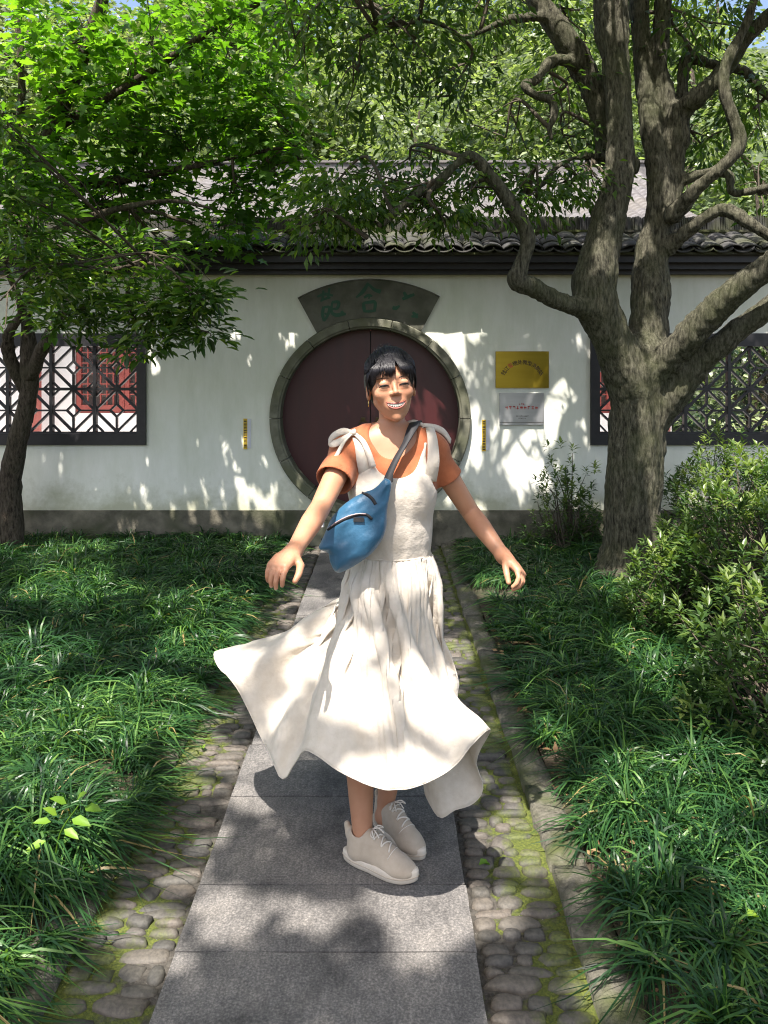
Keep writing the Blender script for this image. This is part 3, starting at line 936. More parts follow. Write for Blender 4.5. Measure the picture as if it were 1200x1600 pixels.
# ================================================================ the courtyard hall behind the wall
hall = empty('courtyard_hall', (0, 11.5, 0))
tag(hall, 'low hall with grey tiled roof and red lattice front behind the wall', 'building')
def H(o):
    o.parent = hall; o.matrix_parent_inverse = Matrix.Translation((0, -11.5, 0)); return o
M_hallroof = pmat('weathered_roof_tile', (0.075, 0.071, 0.072), (0.165, 0.157, 0.158), 9, 0.85, 0.5, 60, 0.01, c3=(0.13, 0.12, 0.11), big=1.5)
HE, HR = (10.2, 3.52), (13.1, 4.98)
ncol = 62; hx0, hx1 = -8.0, 4.4
U_ = np.linspace(0, ncol, ncol * 6 + 1); S_ = []
for k in range(22): S_ += [k, k + .93]
S_ = np.array(S_ + [22]) / 22.0
UU, SS = np.meshgrid(U_, S_, indexing='ij')
rowk = np.floor(SS * 22 + 1e-6); fr = SS * 22 - rowk
sag = -0.10 * np.sin(np.pi * SS)
Zr = HE[1] + (HR[1] - HE[1]) * SS + sag + .05 * np.abs(np.sin(np.pi * UU)) + .028 * (1 - fr)
Pr = np.stack([hx0 + (hx1 - hx0) * UU / ncol, HE[0] + (HR[0] - HE[0]) * SS, Zr], -1).reshape(-1, 3)
Pr[:, 2] += .02 * vnoise(Pr, 1.2, 8)
ny = len(S_); i = np.arange(len(U_) - 1)[:, None] * ny + np.arange(ny - 1)[None]
o = H(obj('roof_tiles', mesh_np('roof_tiles', Pr, np.stack([i, i + ny, i + ny + 1, i + 1], -1).reshape(-1, 4), M_hallroof))); tag(o, kind='stuff')
mb = MB()
mb.add([(hx0, HR[0], HR[1] - .02), (hx1, HR[0], HR[1] - .02), (hx1, HR[0] + 2.9, HE[1]), (hx0, HR[0] + 2.9, HE[1])], [(0, 1, 2, 3)])
mb.add([(hx1 - .02, HE[0] + .1, HE[1] - .02), (hx1 - .02, HR[0], HR[1] - .05), (hx1 - .02, HR[0] + 2.8, HE[1] - .02)], [(0, 1, 2)])
mb.add([(hx0, HE[0], HE[1] - .03), (hx1, HE[0], HE[1] - .03), (hx1, HR[0] + 2.9, HE[1] - .03), (hx0, HR[0] + 2.9, HE[1] - .03)], [(0, 3, 2, 1)])
H(mb.build('roof', M_hallroof))
mb = MB(); mb.box(hx0 - .1, hx1 + .1, HR[0] - .12, HR[0] + .12, HR[1] - .08, HR[1] + .15); mb.box(hx0 - .14, hx1 + .14, HR[0] - .15, HR[0] + .15, HR[1] + .151, HR[1] + .19)
H(mb.build('ridge', M_hallroof))
M_hwall = pmat('hall_white', (0.72, 0.71, 0.70), (0.80, 0.79, 0.78), 4, 0.9, 0.2, 40, 0.003)
M_red = pmat('red_lacquer', (0.26, 0.055, 0.045), (0.34, 0.085, 0.07), 10, 0.45, 0.1, 60, 0.002)
M_pave = pmat('courtyard_paving', (0.42, 0.41, 0.40), (0.58, 0.57, 0.55), 5, 0.85, 0.3, 40, 0.004)
g = obj('courtyard', grid_mesh('courtyard', -14, 14, WALL_Y + .27, 17, 20, 12, lambda P: 0.02 + 0 * P[:, 0], M_pave)); tag(g, kind='structure')
fy = 11.5
mb = MB(); mb.box(-8, 4.3, fy, fy + 4.2, 0, .98); mb.box(-8, 4.3, fy + .001, fy + .2, 2.9, 3.49); mb.box(-8, -7.2, fy, fy + .2, .981, 2.899); mb.box(4.1, 4.3, fy, fy + 4.2, .981, 3.49); mb.box(-8, 4.3, fy + 4, fy + 4.2, .981, 3.49)
mb.box(-7.199, -4.62, fy, fy + .2, .981, 2.899)
H(mb.build('hall_wall', M_hwall))
for cx in (-7.1, -5.1, -2.4, -.2, 2.0, 4.1):
    mb = MB(); mb.tube([(cx, fy - .25, 0), (cx, fy - .25, 3.4)], .085, 14); H(mb.build('column', M_red, smooth=True))
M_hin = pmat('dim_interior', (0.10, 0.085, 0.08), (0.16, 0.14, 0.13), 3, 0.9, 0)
def red_panel(x0, x1, z0, z1):
    f = MB(); w = .07
    f.box(x0, x0 + w, fy + .02, fy + .09, z0, z1); f.box(x1 - w, x1, fy + .02, fy + .09, z0, z1)
    f.box(x0 + w, x1 - w, fy + .02, fy + .09, z0, z0 + w + .05); f.box(x0 + w, x1 - w, fy + .02, fy + .09, z1 - w, z1)
    fo = H(f.build('lattice_panel', M_red))
    g_ = MB()
    nx_, nz_ = max(2, int((x1 - x0) / .11)), max(2, int((z1 - z0) / .16))
    for k in range(1, nx_):
        xx = x0 + w + (x1 - x0 - 2 * w) * k / nx_; g_.box(xx - .009, xx + .009, fy + .03, fy + .06, z0 + w + .05, z1 - w)
    for k in range(1, nz_):
        zz = z0 + w + .05 + (z1 - z0 - 2 * w - .05) * k / nz_; g_.box(x0 + w, x1 - w, fy + .031, fy + .063, zz - .009, zz + .009)
    go = g_.build('lattice', M_red); go.parent = fo
    b_ = MB(); b_.box(x0 + w, x1 - w, fy + .10, fy + .13, z0 + w, z1 - w); bo = b_.build('dim_interior_pane', M_hin); bo.parent = fo  # dark sheet whose colour stands for the unlit room behind the lattice
for a_, b_ in ((-4.61, -2.45), (-2.40, -.25), (-.15, 1.95), (2.05, 4.09)):
    n = 3
    for k in range(n):
        w = (b_ - a_) / n; red_panel(a_ + k * w + .004, a_ + (k + 1) * w - .004, .982, 2.898)

# ================================================================ hillside behind
hill = obj('hillside', grid_mesh('hillside', -45, 45, 16, 60, 60, 30, lambda P: -0.05 + np.clip((P[:, 1] - 16.5), 0, 99) * 0.62 + 0.6 * vnoise(P, .25, 3) * np.clip((P[:, 1] - 17) / 6, 0, 1), M_hill))
tag(hill, kind='structure')

# ================================================================ plaques and strips on the wall
M_fan = pmat('fan_plaque_stone', (0.085, 0.083, 0.065), (0.15, 0.145, 0.115), 10, 0.8, 0.4, 70, 0.004, c3=(0.07, 0.072, 0.05), big=4)
M_green = pmat('green_inlay', (0.010, 0.062, 0.032), (0.016, 0.085, 0.045), 20, 0.6, 0.2)
def wall_pt(zx, zy, ox, oy, sc):
    p = at(ox + zx / sc, oy + zy / sc, WALL_Y)
    return p[0], p[2]
def extrude_poly(name, pts, y0, y1, mat, parent=None):
    n = len(pts)
    V = [(x, y0, z) for x, z in pts] + [(x, y1, z) for x, z in pts]
    area = sum(pts[i][0] * pts[(i + 1) % n][1] - pts[(i + 1) % n][0] * pts[i][1] for i in range(n))
    f0 = tuple(range(n)) if area > 0 else tuple(range(n - 1, -1, -1))
    F = [f0, tuple(n + i for i in reversed(f0))] + [(f0[(i + 1) % n], f0[i], n + f0[i], n + f0[(i + 1) % n]) for i in range(n)]
    mb = MB(); mb.add(V, F)
    return mb.build(name, mat, parent)
def arc3(p, q, r, n):
    """circular arc through three points"""
    (ax, ay), (bx, by), (cx, cy) = p, q, r
    d = 2 * (ax * (by - cy) + bx * (cy - ay) + cx * (ay - by))
    ux = ((ax**2 + ay**2) * (by - cy) + (bx**2 + by**2) * (cy - ay) + (cx**2 + cy**2) * (ay - by)) / d
    uy = ((ax**2 + ay**2) * (cx - bx) + (bx**2 + by**2) * (ax - cx) + (cx**2 + cy**2) * (bx - ax)) / d
    R = math.hypot(ax - ux, ay - uy)
    a0 = math.atan2(ay - uy, ax - ux); a1 = math.atan2(cy - uy, cx - ux)
    return [(ux + R * math.cos(a0 + (a1 - a0) * k / n), uy + R * math.sin(a0 + (a1 - a0) * k / n)) for k in range(n + 1)]
Z3 = lambda x, y: wall_pt(x, y, 440, 420, 4.286)
top = arc3(Z3(112, 200), Z3(580, 75), Z3(1056, 190), 28)
th0, th1 = Z3(935, 417), Z3(235, 427)
a0 = math.atan2(th0[1] - GZ, th0[0] - GX); a1 = math.atan2(th1[1] - GZ, th1[0] - GX)
bot = [(GX + (GR + .004) * math.cos(a0 + (a1 - a0) * k / 20), GZ + (GR + .004) * math.sin(a0 + (a1 - a0) * k / 20)) for k in range(21)]
fan = empty('fan_plaque', (GX, WALL_Y, GZ + GR)); tag(fan, 'grey stone fan-shaped plaque with three green characters above the moon gate', 'plaque')
def FP(o):
    o.parent = fan; o.matrix_parent_inverse = Matrix.Translation((-GX, -WALL_Y, -(GZ + GR))); return o
FP(extrude_poly('fan_panel', top + bot, WALL_Y - .032, WALL_Y - .001, M_fan))
edge = top + bot + [top[0]]
mb = MB(); mb.tube([(x, WALL_Y - .033, z) for x, z in top], .007, 6); FP(mb.build('rim', M_fan, smooth=True))
def brush(strokes, mp, y0, y1, wscale, name, mat):
    mb = MB()
    for st in strokes:
        P = spline([(x, y, w) for x, y, w in st], 5)
        q = np.array([mp(p[0], p[1]) for p in P]); w = P[:, 2] * wscale
        tg = np.gradient(q, axis=0); tg /= np.linalg.norm(tg, axis=1, keepdims=True) + 1e-9
        nn = np.stack([-tg[:, 1], tg[:, 0]], 1)
        L_, R_ = q + nn * w[:, None], q - nn * w[:, None]
        n = len(q)
        V = [(x, y0, z) for x, z in L_] + [(x, y0, z) for x, z in R_] + [(x, y1, z) for x, z in L_] + [(x, y1, z) for x, z in R_]
        F = []
        for i in range(n - 1):
            F += [(i, n + i, n + i + 1, i + 1), (i, i + 1, 2 * n + i + 1, 2 * n + i), (n + i + 1, n + i, 3 * n + i, 3 * n + i + 1)]
        F += [(0, 2 * n, 3 * n, n), (n - 1, 2 * n - 1, 4 * n - 1, 3 * n - 1)]
        mb.add(V, F)
    return mb.build(name, mat)
PXM = WALL_Y / FPX / 4.286
YUAN = [[(240,190,5),(290,172,9),(345,182,6)], [(282,148,6),(276,205,8),(262,222,4)], [(322,132,6),(312,205,9)], [(262,216,5),(305,200,7),(330,196,4)],
        [(284,255,8),(276,305,10),(286,352,7)], [(286,258,6),(322,262,9),(312,310,8),(286,352,6)], [(290,300,5),(312,312,6)],
        [(338,226,7),(382,226,10),(374,266,9),(342,272,5)], [(340,228,6),(336,290,9),(366,312,11),(408,306,10),(432,304,6)], [(402,285,8),(415,305,10)]]
HE_ = [[(582,98,8),(545,155,11),(500,196,5)], [(580,104,6),(622,142,10),(664,156,13)], [(552,196,6),(582,180,9),(608,186,5)],
       [(548,230,8),(552,262,10),(556,292,7)], [(548,232,7),(590,226,9),(626,228,10),(622,288,8)], [(556,288,6),(590,286,8),(622,284,6)], [(590,180,5),(584,205,4)]]
LIU = [[(818,158,7),(832,186,11),(836,200,6)], [(808,206,9),(840,192,10),(888,174,8)], [(742,262,10),(764,266,11),(790,250,5)], [(876,292,6),(896,312,11),(908,332,8)], [(868,322,6),(892,318,9),(912,304,5)]]
for k_, st_ in enumerate(YUAN + HE_ + LIU):           # every stroke a hair's breadth above the one before
    FP(brush([st_], Z3, WALL_Y - .0345 - .0004 * (k_ % 10), WALL_Y - .028, PXM * 1.15, 'character_stroke', M_green))

M_gold = pmat('brushed_brass', (0.30, 0.22, 0.02), (0.40, 0.30, 0.035), 3, 0.30, 0.15, 200, 0.001, stretch=(.3, 1, 3), metal=0.75)
M_steel = pmat('brushed_steel', (0.36, 0.37, 0.38), (0.46, 0.47, 0.48), 4, 0.35, 0.12, 200, 0.001, stretch=(.3, 1, 3), metal=0.6)
M_ink = pmat('dark_brown_ink', (0.035, 0.018, 0.008), (0.05, 0.025, 0.012), 30, 0.6, 0)
M_red_and_sunlit = pmat('red_and_sunlit_ink', (0.40, 0.035, 0.03), (0.5, 0.05, 0.04), 30, 0.6, 0)
M_yel = pmat('yellow_strip', (0.62, 0.42, 0.02), (0.72, 0.5, 0.04), 30, 0.55, 0)
M_pale = pmat('pale_backing', (0.60, 0.60, 0.66), (0.66, 0.66, 0.72), 20, 0.5, 0)
def glyph(body, size, x, z, y, rot, mat, parent, name='character'):
    cu = bpy.data.curves.new('glyph', 'FONT'); cu.body = body; cu.size = size; cu.align_x = 'CENTER'; cu.align_y = 'CENTER'; cu.extrude = .0012; cu.offset = size * .012
    tmp = bpy.data.objects.new('glyph', cu); COL.objects.link(tmp)
    dg = bpy.context.evaluated_depsgraph_get(); dg.update()
    me = bpy.data.meshes.new_from_object(tmp.evaluated_get(dg)); me.name = name
    bpy.data.objects.remove(tmp)
    me.materials.clear(); me.materials.append(mat)
    return obj(name, me, parent, (x, y, z), (math.radians(90), rot, 0))
def plaque(name, px0, py0, px1, py1, mat, label, d=.02):
    p, q = at(px0, py1, WALL_Y), at(px1, py0, WALL_Y)
    cx, cz = .5 * (p[0] + q[0]), .5 * (p[2] + q[2])
    e = empty(name, (cx, WALL_Y, cz)); tag(e, label, 'plaque')
    mb = MB(); w, h = .5 * (q[0] - p[0]), .5 * (q[2] - p[2])
    mb.box(-w, w, -d, -.001, -h, h)
    mb.build('panel', mat, e, bevel=.002)
    for sx_ in (-1, 1):
        for sz_ in (-1, 1):
            m2 = MB(); m2.tube([(sx_ * (w - .018), -d - .004, sz_ * (h - .018)), (sx_ * (w - .018), -d + .002, sz_ * (h - .018))], .006, 8); m2.build('screw', mat, e)
    return e, w, h, d
e, w, h, d = plaque('brass_plaque', 774, 549, 857, 606, M_gold, 'brass-yellow plaque with an arc of dark characters right of the gate')
txt = '钱江管理处微型消防站'
for k, ch in enumerate(txt):
    a_ = math.radians(152 - 124 * k / 9.0)
    R_ = .205
    glyph(ch, .046, R_ * math.cos(a_) * .93, -.115 + R_ * math.sin(a_) * .88, -d - .0008, (math.pi / 2 - a_) * .85, M_red_and_sunlit if k == 2 else M_ink, e)  # third character coloured red to stand for sunlight falling on it
e, w, h, d = plaque('steel_plaque', 780, 614, 849, 664, M_steel, 'grey steel plaque with faint red lettering below the brass plaque')
def marks(e, n, x0, x1, z, hh, mat, y, name):
    """tiny characters too small to read: a few strokes each"""
    mb = MB(); r = random.Random(n * 31 + int(z * 1000))
    w = (x1 - x0) / n
    for k in range(n):
        xa = x0 + k * w
        for _ in range(4):
            if r.random() < .5:
                zz = z + r.uniform(-.4, .4) * hh; mb.box(xa + .1 * w, xa + .8 * w, y - .0006, y + .0006, zz - .07 * hh, zz + .07 * hh)
            else:
                xx = xa + r.uniform(.15, .75) * w; mb.box(xx - .05 * w, xx + .05 * w, y - .0009, y + .0009, z - .42 * hh, z + .42 * hh)
    mb.build(name, mat, e)
marks(e, 3, -.028, .030, .045, .022, M_red_and_sunlit, -d - .0008, 'lettering')
marks(e, 9, -.155, .155, .012, .034, M_red_and_sunlit, -d - .0008, 'lettering')
marks(e, 10, -.055, .065, -.065, .012, M_ink, -d - .0008, 'lettering')
marks(e, 6, -.03, .04, -.085, .010, M_ink, -d - .0008, 'lettering')
mb = MB(); mb.box(-w + .002, w - .002, -d - .002, -d + .001, -h + .024, -h + .027); mb.build('groove', M_ink, e)
for (px0, px1, py0, py1, lab) in ((380.5, 386.5, 654, 702, 'narrow yellow strip of black marks left of the gate'), (753, 759, 656, 705, 'narrow yellow strip of black marks right of the gate')):
    p, q = at(px0, py1, WALL_Y), at(px1, py0, WALL_Y)
    e = empty('marked_strip', (.5 * (p[0] + q[0]), WALL_Y, .5 * (p[2] + q[2]))); tag(e, lab, 'sign', 'yellow strips either side of the gate')
    w, h = .5 * (q[0] - p[0]), .5 * (q[2] - p[2])
    mb = MB(); mb.box(-w, w, -.006, -.001, -h, h); mb.build('strip', M_yel, e)
    mb = MB(); mb.box(w + .001, w + .034, -.005, -.001, -h + .01, h - .002); mb.build('backing', M_pale, e)
    mb = MB(); r = random.Random(px0)
    zz = h - .012
    while zz > -h + .012:
        t_ = r.uniform(.004, .010); mb.box(-w * .72, w * .72, -.0075, -.0055, zz - t_, zz); zz -= t_ + r.uniform(.005, .008)
    mb.build('black_marks', M_ink, e)
# ================================================================ sunny openings in the canopy, in metres on the ground, on the wall and on the woman
def speckle(kind, a, b, ra, rb, r0, r1, cover, el=1.0):
    """a broad sunny place is the sum of many small gaps between leaves"""
    for _ in range(max(1, int(cover * ra * rb / (.5 * (r0 + r1)) ** 2 / el))):
        t_, q_ = rng.random() * 6.28, rng.random() ** .5
        r_ = rng.uniform(r0, r1)
        GAPS.append((kind, a + ra * q_ * math.cos(t_), b + rb * q_ * math.sin(t_), r_, r_ * el * rng.uniform(.7, 1.2)))
def g_gap(px, py, rx, ry, z=0.05):
    Y = FPX * (CAM_H - z) / (py - HOR)
    if rx > 36 and z < .5:
        return speckle('ground', (px - 600) * Y / FPX, Y, rx * Y / FPX, ry * Y * Y / (FPX * (CAM_H - z)), .035, .085, 1.1)
    GAPS.append(('ground', (px - 600) * Y / FPX, Y, rx * Y / FPX, ry * Y * Y / (FPX * (CAM_H - z))))
def w_gap(px, py, rx, ry):
    if rx * ry > 150:                             # a broad sunny place breaks up into many small gaps
        for _ in range(int(rx * ry / 62) + 1):
            a_, q_ = rng.random() * 6.28, rng.random() ** .5
            p = at(px + rx * q_ * math.cos(a_), py + ry * q_ * math.sin(a_), WALL_Y)
            GAPS.append(('wall', p[0], p[2], rng.uniform(.5, 4) * WALL_Y / FPX, rng.uniform(4, 16) * WALL_Y / FPX))
        return
    p = at(px, py, WALL_Y); GAPS.append(('wall', p[0], p[2], rx * WALL_Y / FPX, ry * WALL_Y / FPX))
def p_gap(px, py, rx, ry):
    p = at(px, py, 2.33)
    if rx > 40: return speckle('person', p[0], p[2], rx * 2.33 / FPX, ry * 2.33 / FPX, .022, .055, .75, 1.5)
    GAPS.append(('person', p[0], p[2], rx * 2.33 / FPX, ry * 2.33 / FPX))
for q in ((610,1420,150,40),(440,1440,110,34),(340,1385,28,15),(375,1180,45,16),(365,1245,50,20),(690,1405,45,22),(800,1280,75,34),(740,1300,30,30),
          (870,1260,65,34),(940,1270,90,40),(900,1330,50,22),(775,1400,28,28),(180,1440,70,45),(80,1130,150,65),(220,1120,110,55),(60,1220,100,45),(300,1010,70,30),
          (120,925,90,26),(40,1040,100,36),(60,1330,80,45),(300,1180,50,30),(150,1240,70,35),(30,1480,40,30),(280,1345,24,12),(960,920,30,14),(1100,1320,90,40),(1000,1340,50,24),(930,1530,34,18),(775,915,34,16),(700,1000,30,20),(470,930,40,16),(250,1500,20,12),
          (330,1290,22,12),(860,1150,24,12)):
    g_gap(*q)
for q in ((1130,740,90,30),(1030,800,50,25),(1120,880,60,25),(1010,760,40,20),(1180,960,40,20),(1090,700,60,20),(1170,820,50,30),(1060,900,40,20),(1000,880,30,16)):
    g_gap(*q, z=0.85)
for q in ((590,1168,95,55),(400,1042,44,32),(700,1180,50,35),(560,1062,46,36),(650,790,26,60),(545,838,36,28),(522,715,30,30),(478,820,24,44),(430,890,28,28),
          (596,570,34,40),(596,612,36,50),(620,618,34,50),(700,690,18,18),(525,745,26,30),(640,870,26,30),(760,880,24,40),(735,1120,26,26),(500,980,22,30)):
    p_gap(*q)
for q in ((720,535,22,40),(745,500,16,20),(800,500,30,18),(860,650,34,60),(735,680,24,44),(830,715,40,60),(895,590,18,70),(790,700,20,50),(690,505,20,14),(660,602,34,28),(700,760,16,50),
          (375,760,16,20),(450,522,16,24),(360,720,8,10),(235,758,14,26),(215,810,10,22),(305,818,14,20),(430,802,26,16),(385,690,10,18),(360,512,8,22),(240,560,8,14),(660,480,24,20),(910,480,20,20),(1130,460,40,24),(1080,560,16,20),(1000,690,40,30),
          (382,790,3,8),(460,700,4,9),(440,640,3,8),(415,680,3,8),(398,640,3,9),(320,760,4,9),(340,820,5,10),(390,815,5,9),(360,640,2,7),(310,690,3,8),(265,700,2,7),(225,720,3,8),(180,790,3,8),(150,760,3,8),(120,740,2,7),(450,560,4,10),(475,480,4,9),(380,520,3,9),(400,470,3,7),(300,560,2,7),(350,775,3,8),(330,800,2,8),(300,730,3,8),(285,760,2,6),(270,790,4,9),(255,735,2,6),(205,770,3,8),(190,830,3,9),(345,690,4,9),(352,715,3,6),(410,720,4,10),(400,770,4,8),(335,590,3,8),(305,650,2,6),(390,560,3,9),(415,600,3,6),(245,590,2,7),(470,760,3,8),(270,840,5,10),(235,800,4,9),(365,470,3,8),(430,470,3,8),(900,790,10,20),(690,810,8,20),(750,800,8,24),(590,500,4,6),(620,505,4,6)):
    w_gap(*q)

for px, py, rx, ry in ((1100,490,30,24),(1160,500,30,20),(822,380,16,30),(775,285,26,26),(918,130,24,40),(940,210,16,30),(1062,190,18,30),(1002,240,14,40),(1120,120,26,20),(1022,470,18,40),(950,420,14,30),(1140,250,20,20),(1000,560,20,24)):
    p = at(px, py, 5.5); GAPS.append(('tree', p[0], p[2], rx * 5.5 / FPX, ry * 5.5 / FPX))

for px, py, rx, ry in ((80,420,110,45),(210,455,100,36),(310,480,60,34),(30,300,50,70),(180,330,80,40),(330,330,80,36)):
    p = at(px, py, 5.5); speckle('tree', p[0], p[2], rx * 5.5 / FPX, ry * 5.5 / FPX, .04, .09, .8)

# ================================================================ bark and leaf materials
def mat_bark(name, c1, c2, moss, amt=0.5):
    m, t, b = nodes(name)
    v = world_coords(t, (1, 1, 0.26)); vo = world_coords(t)
    n1 = noise(t, v, 52, 8, 0.72); r1 = ramp(t, [(0.36, (c1[0] * .22, c1[1] * .22, c1[2] * .22)), (0.48, c1), (0.68, c2)]); t.links.new(n1, r1.inputs[0])
    n2 = noise(t, vo, 3.0, 5, 0.6); r2 = ramp(t, [(0.45, (0, 0, 0)), (0.7, (amt, amt, amt))]); t.links.new(n2, r2.inputs[0])
    c = mixc(t, r2.outputs[0], r1.outputs[0], moss)
    t.links.new(c, b.inputs['Base Color']); b.inputs['Roughness'].default_value = 0.9; b.inputs['Specular IOR Level'].default_value = 0.2
    bump(t, b, n1, 1.0, 0.03); bump(t, b, noise(t, vo, 120, 3), 0.4, 0.003)
    return m
M_barkR = mat_bark('camphor_bark', (0.078, 0.074, 0.052), (0.195, 0.185, 0.135), (0.066, 0.078, 0.030), .55)
M_barkL = mat_bark('dark_bark', (0.075, 0.06, 0.045), (0.15, 0.125, 0.10), (0.06, 0.065, 0.035), .4)
M_twig = pmat('twig', (0.05, 0.04, 0.028), (0.10, 0.08, 0.055), 30, 0.9, 0.3)
M_leafR = leaf_mat('camphor_leaf', (0.028, 0.062, 0.014), (0.075, 0.140, 0.024), (0.19, 0.27, 0.045), .34, .45)
M_leafL = leaf_mat('osmanthus_leaf', (0.026, 0.066, 0.016), (0.070, 0.145, 0.026), (0.21, 0.30, 0.045), .30, .42, .55)
M_leafM = leaf_mat('maple_leaf', (0.050, 0.120, 0.016), (0.100, 0.220, 0.024), (0.20, 0.34, 0.04), .40, .50, .45, (1.5, 1.7, 0.5))
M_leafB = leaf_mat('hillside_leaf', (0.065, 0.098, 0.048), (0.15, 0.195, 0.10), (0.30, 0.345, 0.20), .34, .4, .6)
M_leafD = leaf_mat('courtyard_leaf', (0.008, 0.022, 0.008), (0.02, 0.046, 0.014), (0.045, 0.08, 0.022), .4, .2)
M_leafA = leaf_mat('azalea_leaf', (0.022, 0.052, 0.016), (0.060, 0.115, 0.030), (0.17, 0.23, 0.06), .36, .32, .45)
M_grass = leaf_mat('mondo_grass', (0.005, 0.020, 0.008), (0.029, 0.090, 0.026), (0.15, 0.28, 0.058), .38, .32, .40, (1.6, 1.8, .6), (0.30, 0.23, 0.10))  # dark tints deepened to stand in for shade among the blades

def limb_tubes(mb_list, seg=8):
    Vs, Fs, nb = [], [], 0
    for P in mb_list:
        V, F = tube_np(P[:, :3], P[:, 3], seg)
        Vs.append(V); Fs += [tuple(i + nb for i in f) for f in F]; nb += len(V)
    return np.concatenate(Vs), Fs
def tubes_obj(name, lines, mat, parent, seg=8, rough=0.0):
    V, F = limb_tubes(lines, seg)
    if rough: V = V + rough * np.stack([vnoise(V, 22, k) for k in range(3)], 1)
    me = bpy.data.meshes.new(name); me.from_pydata([tuple(p) for p in V], [], F); me.materials.append(mat)
    me.polygons.foreach_set('use_smooth', [True] * len(me.polygons)); me.update()
    return obj(name, me, parent)
def twigs(blobs, anchors, r0=.02, n_sub=5):
    """limbs from the nearest anchor to every blob, with side twigs"""
    out = []
    A = np.asarray(anchors, float)
    for c, r, n in blobs:
        c = np.asarray(c, float); r = np.asarray(r, float)
        a = A[np.argmin(np.linalg.norm(A - c, axis=1))]
        mid = .5 * (a + c) + rng.normal(size=3) * .12 + np.array([0, 0, .12])
        L = spline([np.r_[a, r0], np.r_[mid, r0 * .7], np.r_[c, r0 * .4]], 5)
        out.append(L)
        for k in range(n_sub):
            s = L[rng.integers(3, len(L))][:3]
            e = c + rand_dirs(1)[0] * r * .85
            out.append(spline([np.r_[s, r0 * .45], np.r_[.5 * (s + e) + rng.normal(size=3) * .06, r0 * .3], np.r_[e, r0 * .12]], 4))
    return out
def px_blob(px, py, Y, rx, ry, rz, n):
    return (at(px, py, Y), (rx, ry, rz), n)
def leaf_objects(P, D, U, L, tint, n, mat, kind, W, parent, name='leaf'):
    """the n largest-looking leaves as objects of their own with shared meshes; returns the mask of the rest"""
    px = 600 + FPX * P[:, 0] / P[:, 1]; py = HOR - FPX * (P[:, 2] - CAM_H) / P[:, 1]
    vis = (px > 0) & (px < 1200) & (py > 0) & (py < 1600) & (P[:, 1] > 1)
    score = np.where(vis, L / np.maximum(P[:, 1], .5), -1)
    idx = np.argsort(-score)[:n]
    bins = [mesh_np(name, LEAF[kind][0] * (1, W, 1), np.array(LEAF[kind][1]), mat, tint=np.full(len(LEAF[kind][0]), (b + .5) / 6)) for b in range(6)]
    for i in idx:
        d = Vector(D[i]).normalized(); s = Vector(U[i]).cross(d).normalized(); u = d.cross(s)
        R = Matrix((d, s, u)).transposed().to_4x4()
        o = bpy.data.objects.new(name, bins[min(5, int(tint[i] * 6))])
        o.matrix_world = Matrix.Translation(Vector(P[i])) @ R @ Matrix.Scale(L[i], 4)
        COL.objects.link(o); o.parent = parent
        o.matrix_parent_inverse = Matrix.Translation(parent.location).inverted()
    m = np.ones(len(P), bool); m[idx] = False
    return m
def leaves_from(P, D, U, L, tint, m, kind, W, mat, name):
    return leaves_mesh(name, P[m], D[m], U[m], L[m], W, kind, mat, tint[m])
def rel(o, root):
    o.parent = root; o.matrix_parent_inverse = Matrix.Translation(root.location).inverted(); return o

